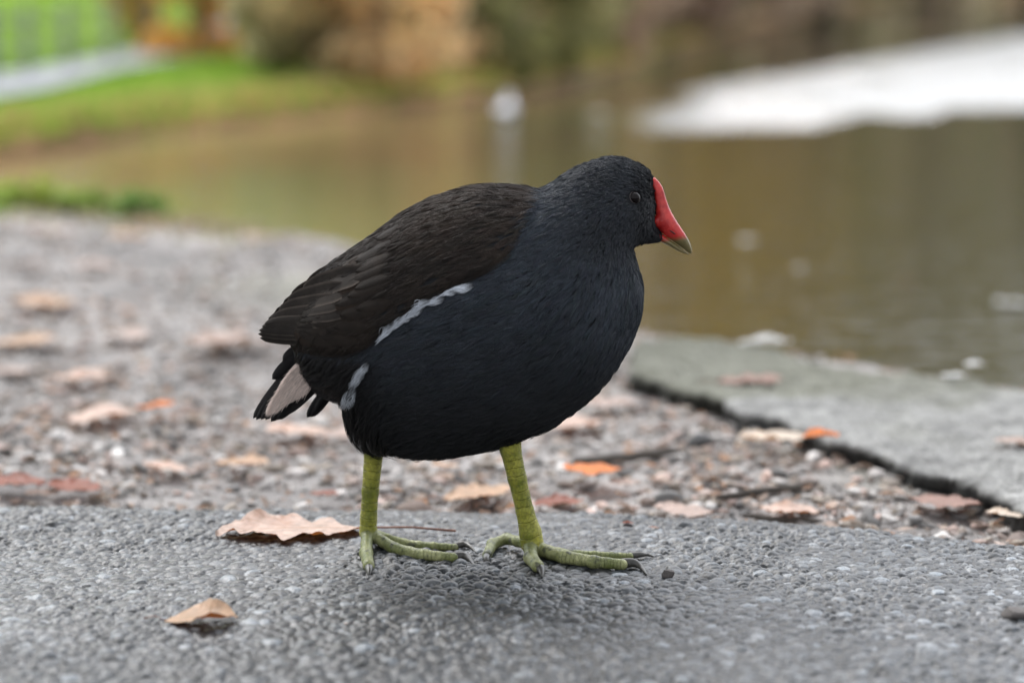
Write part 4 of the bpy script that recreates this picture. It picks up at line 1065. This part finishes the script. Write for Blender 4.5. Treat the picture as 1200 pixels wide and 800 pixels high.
# direction of lay on the wing: back and down towards the wing tip
tipP = P2([(303, 393)])[0]
def wing_roots(side, n, seed):
    r = np.random.default_rng(seed); X_ = r.uniform(PW[:, 0].min(), PW[:, 0].max(), n * 6); Z_ = r.uniform(PW[:, 1].min(), PW[:, 1].max(), n * 6)
    ok = (inW(X_, Z_) > .006) & (samp(SD, X_, Z_) > .004); X_, Z_ = X_[ok], Z_[ok]
    # thin out to an even cover
    keep = []; 
    for i in range(len(X_)):
        if all((X_[i] - X_[j]) ** 2 + (Z_[i] - Z_[j]) ** 2 > .0058 ** 2 for j in keep): keep.append(i)
    X_, Z_ = X_[keep], Z_[keep]; y = YB + side * np.sqrt(np.maximum(samp(Y2, X_, Z_), 1e-8))
    return np.column_stack([X_, y, Z_])
wlen = PW[:, 0].max() - PW[:, 0].min()
def build_wing(side):
    R0 = wing_roots(side, 220, 11); o_ = np.argsort(R0[:, 0]); R0 = R0[o_]     # tail-end feathers lie lowest
    f = (R0[:, 0] - PW[:, 0].min()) / wlen; R0 = R0[f < .52]; f = f[f < .52]; n = len(R0)
    dx = tipP[0] - R0[:, 0]; dz = tipP[1] - R0[:, 2]
    d = np.stack([dx - .04, 0 * dx, dz * 1.0 + .012], -1); d /= np.linalg.norm(d, axis=1)[:, None]
    r = np.random.default_rng(5); L = .042 - .030 * f + r.normal(0, .001, n); W = .0100 - .003 * f
    # keep each blade within the wing outline
    for _ in range(6):
        e = R0 + d * L[:, None]; out = (inW(e[:, 0], e[:, 2]) < .001) | (samp(SD, e[:, 0], e[:, 2]) < .0008); L = np.where(out, L * .8, L)
    W = np.minimum(W, np.maximum(.004, 1.6 * np.minimum(inW(R0[:, 0], R0[:, 2]), .02)))
    base = np.array([.020, .0138, .0096]); t = base * r.uniform(.85, 1.15, (n, 1)); t = t * (.8 + .5 * sst(.0, .12, R0[:, 2:3] - P2([(450, 330)])[0, 1])) * np.where(r.random((n, 1)) < .15, [[1.25, 1.05, .85]], 1.)
    l0 = .0002 + .0008 * f; P, F, fc, tn_ = surf_feathers(R0, d, L, W, l0, l0 + .0010, t)
    link('wing_coverts', npmesh('wing_coverts', P, F, {'fc': fc, 'tint': tn_}), mF, bird); parts = []
    # flight feathers: long blades stacked at the wing tip
    rows_ = []
    fl = [((432, 392), (306, 394), 15, .0016), ((430, 386), (304, 389), 14, .0028), ((426, 380), (305, 384.5), 14, .0040), ((420, 373), (309, 380), 14, .0052), ((414, 366), (312, 376), 14, .0062),
          ((424, 352), (318, 371), 20, .0072), ((418, 340), (328, 362), 22, .0080), ((420, 326), (338, 353), 24, .0086), ((440, 306), (356, 339), 24, .0088)]
    for q, (a, b, w_, oy) in enumerate(fl):
        A_ = P2([a])[0]; B_ = P2([b])[0]; U_, V_, ww = feather_grid(1, w_ * px_, 20, 7, .30)
        ax2 = B_ - A_; Lf = np.linalg.norm(ax2); ax2 /= Lf; up2_ = np.array([-ax2[1], ax2[0]]);  up2_ = up2_ * (1 if up2_[1] > 0 else -1)
        sag = .02 * Lf * np.sin(np.pi * U_)
        x = A_[0] + ax2[0] * U_ * Lf + up2_[0] * (V_ * ww + sag); z = A_[1] + ax2[1] * U_ * Lf + up2_[1] * (V_ * ww + sag)
        ybody = np.sqrt(np.maximum(samp(Y2, x, z), 0)); yroot = math.sqrt(max(float(samp(Y2, A_[0:1], A_[1:2])[0]), 0))
        ytip = .006 + .25 * oy; line_y = yroot * (1 - U_) ** 1.1 + ytip * U_
        y = np.maximum(ybody * .98, line_y) + oy * .35 * sst(0, .3, U_) + .0006 * (1 - V_ ** 2) - .0005 * V_
        Pq = np.stack([x, YB + side * y, z], -1).reshape(-1, 3); i = np.arange(20 * 7).reshape(20, 7); Fq = np.stack([i[:-1, :-1], i[1:, :-1], i[1:, 1:], i[:-1, 1:]], -1).reshape(-1, 4)
        tq = np.array([.020, .016, .013]) * (1 + .08 * q); fcq = np.stack([U_, V_, 0 * U_], -1).reshape(-1, 3)
        parts.append((Pq, Fq, fcq, rgba(np.tile(tq, (len(Pq), 1)))))
    V = np.concatenate([p[0] for p in parts]); fc = np.concatenate([p[2] for p in parts]); tn_ = np.concatenate([p[3] for p in parts]); F = []; o2 = 0
    for p in parts: F.append(p[1] + o2); o2 += len(p[0])
    link('wing', npmesh('wing', V, np.concatenate(F), {'fc': fc, 'tint': tn_}), mFl, bird)
build_wing(-1); build_wing(1)

# white flank feathers
wf = [((556,322),(532,329),8),((552,320),(523,327),7),((540,326),(512,332),9),((524,334),(497,344),11),((508,337),(483,349),10),((499,344),(474,362),12),((488,351),(466,368),11),((479,357),(458,375),11),((468,365),(444,386),12),((463,372),(450,382),8),
      ((438,411),(424,430),7),((434,414),(416,444),8),((421,438),(413.5,470),8),((416,443),(406,474),9)]
def add_barbs(name, P, rad, col, mat, parent):
    n, k = P.shape[:2]; hc = bpy.data.hair_curves.new(name); hc.add_curves([k] * n); hc.attributes['position'].data.foreach_set('vector', P.astype(np.float32).ravel())
    ra_ = hc.attributes.get('radius') or hc.attributes.new('radius', 'FLOAT', 'POINT'); ra_.data.foreach_set('value', np.tile(np.array(rad, np.float32), n))
    hc.attributes.new('tint', 'FLOAT_COLOR', 'POINT').data.foreach_set('color', rgba(col).astype(np.float32).ravel())
    hc.materials.append(mat); o = bpy.data.objects.new(name, hc); COL.objects.link(o); o.parent = parent; return o
def mat_barb(name, rough, spec):
    m = M(name); m.set(Base_Color=m.attr('tint'), Roughness=rough); m.b.inputs['Specular IOR Level'].default_value = spec; return m.m
mBarb = mat_barb('slate plumage', .6, .38); mWB = mat_barb('white barbs', .7, .3)
for side in (-1, 1):
    r = np.random.default_rng(21); PP, CC = [], []
    for q_, (a, b, w_) in enumerate(wf):
        A_, B_ = P2([a])[0], P2([b])[0]; d2 = B_ - A_; L_ = np.linalg.norm(d2); d2 = d2 / L_; s2 = np.array([-d2[1], d2[0]]); NS_ = 105
        j = r.uniform(-1, 1, NS_); j = np.sign(j) * np.abs(j) ** .8; L0 = L_ * (.84 - .30 * np.abs(j) ** 2 + r.normal(0, .10, NS_)); st0 = r.uniform(-.05, .3, NS_) * L_; t = np.linspace(0, 1, 5)
        prof = np.array([.5, .9, 1.0, .75, .25]) * w_ * px_ * .50
        an = r.normal(0, .10, NS_)[:, None]; xz = A_ + (st0[:, None] + (L0 - st0)[:, None] * t)[..., None] * d2 + (j[:, None] * prof)[..., None] * s2 + (an * t[None] * L_)[..., None] * s2 * .6
        y = side * np.sqrt(np.maximum(samp(Y2, xz[..., 0], xz[..., 1]), 1e-8)); p = np.stack([xz[..., 0], YB + y, xz[..., 1]], -1)
        lift = (.0014 + .0012 * t + .0002 * (q_ % 3))[None] + .0006 * (1 - j[:, None] ** 2) + r.normal(0, .00012, (NS_, 1)); p = p + nrm(p) * lift[..., None]
        base = np.array([.70, .74, .80]) if q_ < 10 else np.array([.50, .53, .57]); k = r.uniform(.6, 1.1, (NS_, 1, 1)) * np.array([.06, .5, 1., 1.05, .9])[None, :, None] * (1 - .55 * (np.abs(j) > .86))[:, None, None]
        PP.append(p); CC.append(base * k * np.ones((NS_, 5, 3)))
    add_barbs('flank_stripe', np.concatenate(PP), [.00014, .00016, .00015, .00012, .00003], np.concatenate(CC), mWB, bird)

# tail: overlapping black blades with white undertail coverts
def blade_set(name, specs, mat, parent=bird, yo=0.):
    Vs_, Fs_, fcs, ts = [], [], [], []; o2 = 0
    for (a, b, w_, y_, tint, tip) in specs:
        A_ = P2([a])[0]; B_ = P2([b])[0]; U_, V_, ww = feather_grid(1, w_ * px_, 22, 9, tip); ax2 = B_ - A_; Lf = np.linalg.norm(ax2); ax2 /= Lf; u_ = np.array([-ax2[1], ax2[0]])
        x = A_[0] + ax2[0] * U_ * Lf + u_[0] * V_ * ww; z = A_[1] + ax2[1] * U_ * Lf + u_[1] * V_ * ww; y = YB + y_ + .0015 * V_ ** 2 + yo
        P = np.stack([x, y + 0 * x, z], -1).reshape(-1, 3); i = np.arange(22 * 9).reshape(22, 9)
        Fs_.append(np.stack([i[:-1, :-1], i[1:, :-1], i[1:, 1:], i[:-1, 1:]], -1).reshape(-1, 4) + o2); Vs_.append(P); o2 += len(P); fcs.append(np.stack([U_, V_, 0 * U_], -1).reshape(-1, 3)); ts.append(rgba(np.tile(np.array(tint), (len(P), 1))))
    return link(name, npmesh(name, np.concatenate(Vs_), np.concatenate(Fs_), {'fc': np.concatenate(fcs), 'tint': np.concatenate(ts)}), mat, parent)
K = (.010, .0095, .010); K2 = (.018, .016, .016)
tail = blade_set('tail', [((366,400),(295,493),13,.006,K2,.35), ((368,404),(299,494),13,.004,K,.35), ((370,408),(305,493),13,.002,K2,.35), ((372,414),(311,492),13,-.001,K,.35), ((376,424),(318,493),14,-.004,K2,.35), ((380,432),(326,490),14,-.006,K,.35), ((382,438),(334,484),14,-.006,K2,.4), ((372,398),(318,446),16,.004,K,.35), ((374,396),(330,424),16,.005,K2,.35),
  ((398,440),(357,495),13,.016,K,.35), ((398,444),(362,494),13,.015,K2,.35), ((396,448),(367,488),12,.014,K,.35)], mF)
Wt = (.66, .56, .50)
ut = blade_set('undertail_covert', [((362,418),(313,484),13,-.0080,Wt,.35), ((366,424),(320,481),14,-.0086,Wt,.4), ((362,416),(326,463),15,-.0092,Wt,.4), ((372,432),(335,470),15,-.0096,Wt,.45), ((374,428),(343,462),13,-.0100,Wt,.45)], mFw, tail)

# plumage: short fine barbs over the whole skin (curves)
def plumage():
    tri = bQ[:, [0, 1, 2]]; a, b, c = bV[tri[:, 0]], bV[tri[:, 1]], bV[tri[:, 2]]; NT, NS = 24000, 12
    ar = np.linalg.norm(np.cross(b - a, c - a), axis=1); r = np.random.default_rng(9)
    cen = (a + b + c) / 3; headw = 1 + 2.2 * sst(hx - .05, hx - .01, cen[:, 0]) * (cen[:, 2] > P2([(700, 300)])[0, 1])
    headw *= np.where(cen[:, 1] > YB + .02, .45, 1.0); pr = ar * headw
    i = r.choice(len(ar), NT, p=pr / pr.sum()); q = r.random((NT, 2)); fl = q.sum(1) > 1; q[fl] = 1 - q[fl]
    ro = proj(a[i] + (b[i] - a[i]) * q[:, :1] + (c[i] - a[i]) * q[:, 1:], 2); n = NT; N = nrm(ro); x, z = ro[:, 0], ro[:, 2]
    # lay of the plumage: guide points in the photo with their directions
    G = [((760,215),(-1,.15)),((740,200),(-1,.0)),((700,200),(-1,-.35)),((650,225),(-1,-.5)),((740,250),(-.8,-.6)),((750,275),(-.9,-.5)),((700,260),(-.7,-.8)),((660,260),(-.8,-.7)),((620,270),(-.9,-.5)),((730,300),(-.35,-1)),((700,320),(-.55,-1)),((745,350),(-.25,-1)),((650,340),(-.8,-.7)),((600,340),(-1,-.35)),((700,400),(-.6,-.9)),((720,420),(-.7,-.8)),((640,420),(-.9,-.5)),((560,400),(-1,-.35)),((500,400),(-1,-.4)),((450,440),(-.9,-.6)),((430,470),(-.6,-.9)),((420,490),(-.3,-1)),((500,470),(-1,-.25)),((560,490),(-1,-.1)),((620,480),(-1,-.1)),((670,460),(-1,-.3)),((440,515),(-.2,-1)),((597,508),(-.2,-1)),((500,525),(-.8,-.6)),((580,515),(-.9,-.4)),
         ((600,240),(-1,-.2)),((540,240),(-1,-.35)),((480,280),(-.9,-.5)),((420,320),(-.8,-.6)),((360,360),(-.8,-.7)),((480,330),(-.95,-.4)),((380,430),(-.9,-.5)),((400,450),(-.8,-.7))]
    gp_ = P2([g_[0] for g_ in G]); gd = np.array([g_[1] for g_ in G], float); gd /= np.linalg.norm(gd, axis=1)[:, None]
    wt = 1 / (((x[:, None] - gp_[:, 0]) ** 2 + (z[:, None] - gp_[:, 1]) ** 2) + .006 ** 2) ** 1.6; fd = (wt @ gd) / wt.sum(1)[:, None]
    d = np.stack([fd[:, 0], 0 * x, fd[:, 1]], -1)
    # clumps: neighbouring barbs lean alike, so they read as small feathers
    ca = (fbm(x * 1.0, z * 1.0 + ro[:, 1] * .5, 260, 2, 3) - .5) * (.75 - .5 * (inW(x, z) > 0)) + r.normal(0, .12, n)
    d = d - (d * N).sum(1, keepdims=True) * N; d /= np.linalg.norm(d, axis=1)[:, None] + 1e-9; s_ = np.cross(N, d); d = d + s_ * ca[:, None]; d /= np.linalg.norm(d, axis=1)[:, None]
    hd = sst(P2([(640, 0)])[0, 0], P2([(700, 0)])[0, 0], x) * sst(P2([(0, 330)])[0, 1], P2([(0, 270)])[0, 1], z)
    face = sst(P2([(735, 0)])[0, 0], P2([(755, 0)])[0, 0], x) * (hd > .3)
    low = sst(P2([(0, 440)])[0, 1], P2([(0, 520)])[0, 1], z); rear = sst(P2([(470, 0)])[0, 0], P2([(410, 0)])[0, 0], x) * (z < P2([(0, 410)])[0, 1])
    wing = sst(-.001, .003, inW(x, z)); fuzz = low + .7 * rear
    L = (.0092 - .0054 * hd - .0008 * face + .0010 * low + .0015 * rear) * r.uniform(.7, 1.3, n) * (1 + .15 * wing)
    thigh = np.maximum(np.exp(-((x - P2([(440, 520)])[0, 0]) / .008) ** 2), np.exp(-((x - P2([(597, 512)])[0, 0]) / .010) ** 2)) * low; L = L * (1 + .7 * thigh)
    lift = .0006 + .0004 * r.random(n) + .0030 * fuzz * r.random(n) ** 1.5 + .0008 * (r.random(n) < .04) + .0002 * wing
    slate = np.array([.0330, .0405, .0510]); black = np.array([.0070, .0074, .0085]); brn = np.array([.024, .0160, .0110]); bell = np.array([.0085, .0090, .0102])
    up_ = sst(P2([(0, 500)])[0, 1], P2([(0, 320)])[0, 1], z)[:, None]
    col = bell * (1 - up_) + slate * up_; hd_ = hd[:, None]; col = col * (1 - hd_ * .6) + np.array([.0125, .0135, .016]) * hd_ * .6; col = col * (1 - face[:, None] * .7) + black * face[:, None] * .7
    col = col * (1 - wing[:, None]) + brn * (.75 + .6 * sst(.0, .10, z[:, None] - P2([(450, 360)])[0, 1])) * wing[:, None]; rr_ = rear[:, None]; col = col * (1 - rr_) + np.array([.010, .0088, .0088]) * rr_
    col = col * (.65 + .7 * fbm(x, z, 60, 3, 1))[:, None] * (1 + (r.uniform(.84, 1.18, (n, 1)) - 1) * (1 - .65 * wing[:, None])) * (1 + wing * (.7 * (fbm(x + z * .8, z * 3 - x * 2, 45, 3, 2) - .5)))[:, None] * r.normal(1, .04, (n, 3))
    wh = (r.random(n) < .05) & (rear > .7) & (z < P2([(0, 485)])[0, 1]); col[wh] = [.20, .20, .20]
    keep = ~((wing > .2) & (r.random(n) < .35)); keep &= ((x - ex) ** 2 + (z - ez) ** 2 > .0042 ** 2) | (np.abs(ro[:, 1] - YB) < .006)
    ro, d, N, L, lift, col, hd = [v[keep] for v in (ro, d, N, L, lift, col, hd)]; n = len(ro)
    line = [ro]; cur = ro; dd = d; Ns = [N]
    for k in (1, 2, 3):
        cur = proj(cur + dd * (L / 3)[:, None], 1); N2_ = nrm(cur); dd = dd - (dd * N2_).sum(1, keepdims=True) * N2_; dd[:, 2] -= .04; dd /= np.linalg.norm(dd, axis=1)[:, None] + 1e-9
        line.append(cur); Ns.append(N2_)
    line = np.stack(line, 1); Ns = np.stack(Ns, 1); T_ = np.gradient(line, axis=1); T_ /= np.linalg.norm(T_, axis=2, keepdims=True) + 1e-9; S_ = np.cross(Ns, T_)
    spread = np.array([1., 1.1, .9, .55]) ; jw = (r.uniform(-1, 1, (n, NS)) * (.00105 - .00045 * hd)[:, None]); jl = r.uniform(-.25, .25, (n, NS)); up3 = r.uniform(.5, 1.25, (n, NS))
    P = line[:, None] + S_[:, None] * (jw[:, :, None] * spread)[..., None] + T_[:, None] * (jl * L[:, None])[:, :, None, None]
    P = P + Ns[:, None] * ((lift[:, None] * up3)[:, :, None] * np.array([-.1, .6, .9, 1.])) [..., None]
    P = (P + r.normal(0, .00010, P.shape)).reshape(-1, 4, 3).astype(np.float32); col = np.repeat(col, NS, 0) * r.uniform(.75, 1.3, (n * NS, 1)); n = n * NS
    hit = (((P[:, :, 0] - ex) ** 2 + (P[:, :, 2] - ez) ** 2) < .0045 ** 2).any(1) & (np.abs(P[:, 0, 1] - YB) > .006); P = P[~hit]; col = col[~hit]; n = len(P)
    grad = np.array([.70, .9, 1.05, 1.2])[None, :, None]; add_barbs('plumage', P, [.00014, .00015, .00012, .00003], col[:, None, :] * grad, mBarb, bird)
plumage()

# soft pinkish white undertail coverts
r = np.random.default_rng(31); n = 2600; UT = crsp(P2([(354,422),(368,448),(350,458),(334,470),(326,474),(322,472),(326,460),(337,442)]), 4); x = r.uniform(UT[:, 0].min(), UT[:, 0].max(), n * 4); z = r.uniform(UT[:, 1].min(), UT[:, 1].max(), n * 4)
ok = sdist(x, z, UT) > 0; x, z = x[ok][:n], z[ok][:n]; n = len(x); d2 = P2([(312, 485)])[0] - P2([(364, 424)])[0]; d2 /= np.linalg.norm(d2); t = np.linspace(0, 1, 4)
an = r.normal(0, .14, n); dx = d2[0] * np.cos(an) - d2[1] * np.sin(an); dz = d2[0] * np.sin(an) + d2[1] * np.cos(an); L_ = r.uniform(.004, .009, n)
for sy in (-1,):
    P = np.stack([x[:, None] + dx[:, None] * L_[:, None] * t, YB - .0104 - .0010 * t[None] - r.uniform(0, .001, (n, 1)) + 0 * x[:, None], z[:, None] + dz[:, None] * L_[:, None] * t], -1)
    add_barbs('undertail_fringe', P, [.00014, .00016, .00013, .00003], np.array([.74, .62, .55]) * r.uniform(.6, 1.15, (n, 1, 1)) * np.ones((n, 4, 3)), mWB, tail)


# ------------------------------------------------------------------ light
w = bpy.data.worlds.new('World'); SC.world = w; w.use_nodes = True; nt = w.node_tree; nt.nodes.clear()
sky = nt.nodes.new('ShaderNodeTexSky'); sky.sky_type = 'NISHITA'; sky.sun_disc = False; sky.sun_elevation = R(52); sky.sun_rotation = R(-35)
sky.air_density = 1.0; sky.dust_density = 3.0; sky.ozone_density = 1.0
hsv = nt.nodes.new('ShaderNodeHueSaturation'); hsv.inputs['Saturation'].default_value = .35
mx = nt.nodes.new('ShaderNodeMix'); mx.data_type = 'RGBA'; mx.inputs[0].default_value = .55; mx.inputs[7].default_value = (17.0, 17.5, 18.6, 1)
bg = nt.nodes.new('ShaderNodeBackground'); bg.inputs[1].default_value = .125; wo = nt.nodes.new('ShaderNodeOutputWorld')
nt.links.new(sky.outputs[0], hsv.inputs['Color']); nt.links.new(hsv.outputs[0], mx.inputs[6]); tc = nt.nodes.new('ShaderNodeTexCoord'); dt = nt.nodes.new('ShaderNodeVectorMath'); dt.operation = 'DOT_PRODUCT'; dt.inputs[1].default_value = (.12, .90, .42)
nt.links.new(tc.outputs['Generated'], dt.inputs[0]); mr = nt.nodes.new('ShaderNodeMapRange'); mr.inputs[1].default_value = .35; mr.inputs[2].default_value = 1.0; mr.inputs[3].default_value = .70; mr.inputs[4].default_value = 2.4
nt.links.new(dt.outputs['Value'], mr.inputs[0]); sc_ = nt.nodes.new('ShaderNodeVectorMath'); sc_.operation = 'SCALE'; nt.links.new(mx.outputs[2], sc_.inputs[0]); nt.links.new(mr.outputs[0], sc_.inputs['Scale'])
nt.links.new(sc_.outputs[0], bg.inputs[0]); nt.links.new(bg.outputs[0], wo.inputs[0])
sd = bpy.data.lights.new('sun', 'SUN'); sd.energy = 1.9; sd.angle = R(14); sd.color = (1, .97, .93)
so = bpy.data.objects.new('sun', sd); COL.objects.link(so)
az, el = R(-35), R(52)
dirv = Vector((math.sin(az) * math.cos(el), math.cos(az) * math.cos(el), math.sin(el)))
so.rotation_euler = dirv.to_track_quat('Z', 'Y').to_euler(); so.location = (0, 0, 5)

# ------------------------------------------------------------------ camera
cd = bpy.data.cameras.new('camera'); cam = bpy.data.objects.new('camera', cd); COL.objects.link(cam); SC.camera = cam
cam.location = (0, 0, HCAM); cam.rotation_euler = (math.pi / 2 - PITCH, 0, 0)
cd.sensor_width = 36; cd.lens = FPX / 1200 * 36; cd.clip_start = .05; cd.clip_end = 500
cd.dof.use_dof = True; cd.dof.focus_distance = (YB - .015) * CP + (HCAM - .13) * SP; cd.dof.aperture_fstop = 3.3; cd.dof.aperture_blades = 0
SC.view_settings.view_transform = 'Standard'; SC.view_settings.look = 'None'; SC.view_settings.exposure = 0
SC.render.engine = 'CYCLES'; SC.cycles.use_denoising = True; SC.cycles.max_bounces = 6; SC.cycles.transparent_max_bounces = 6
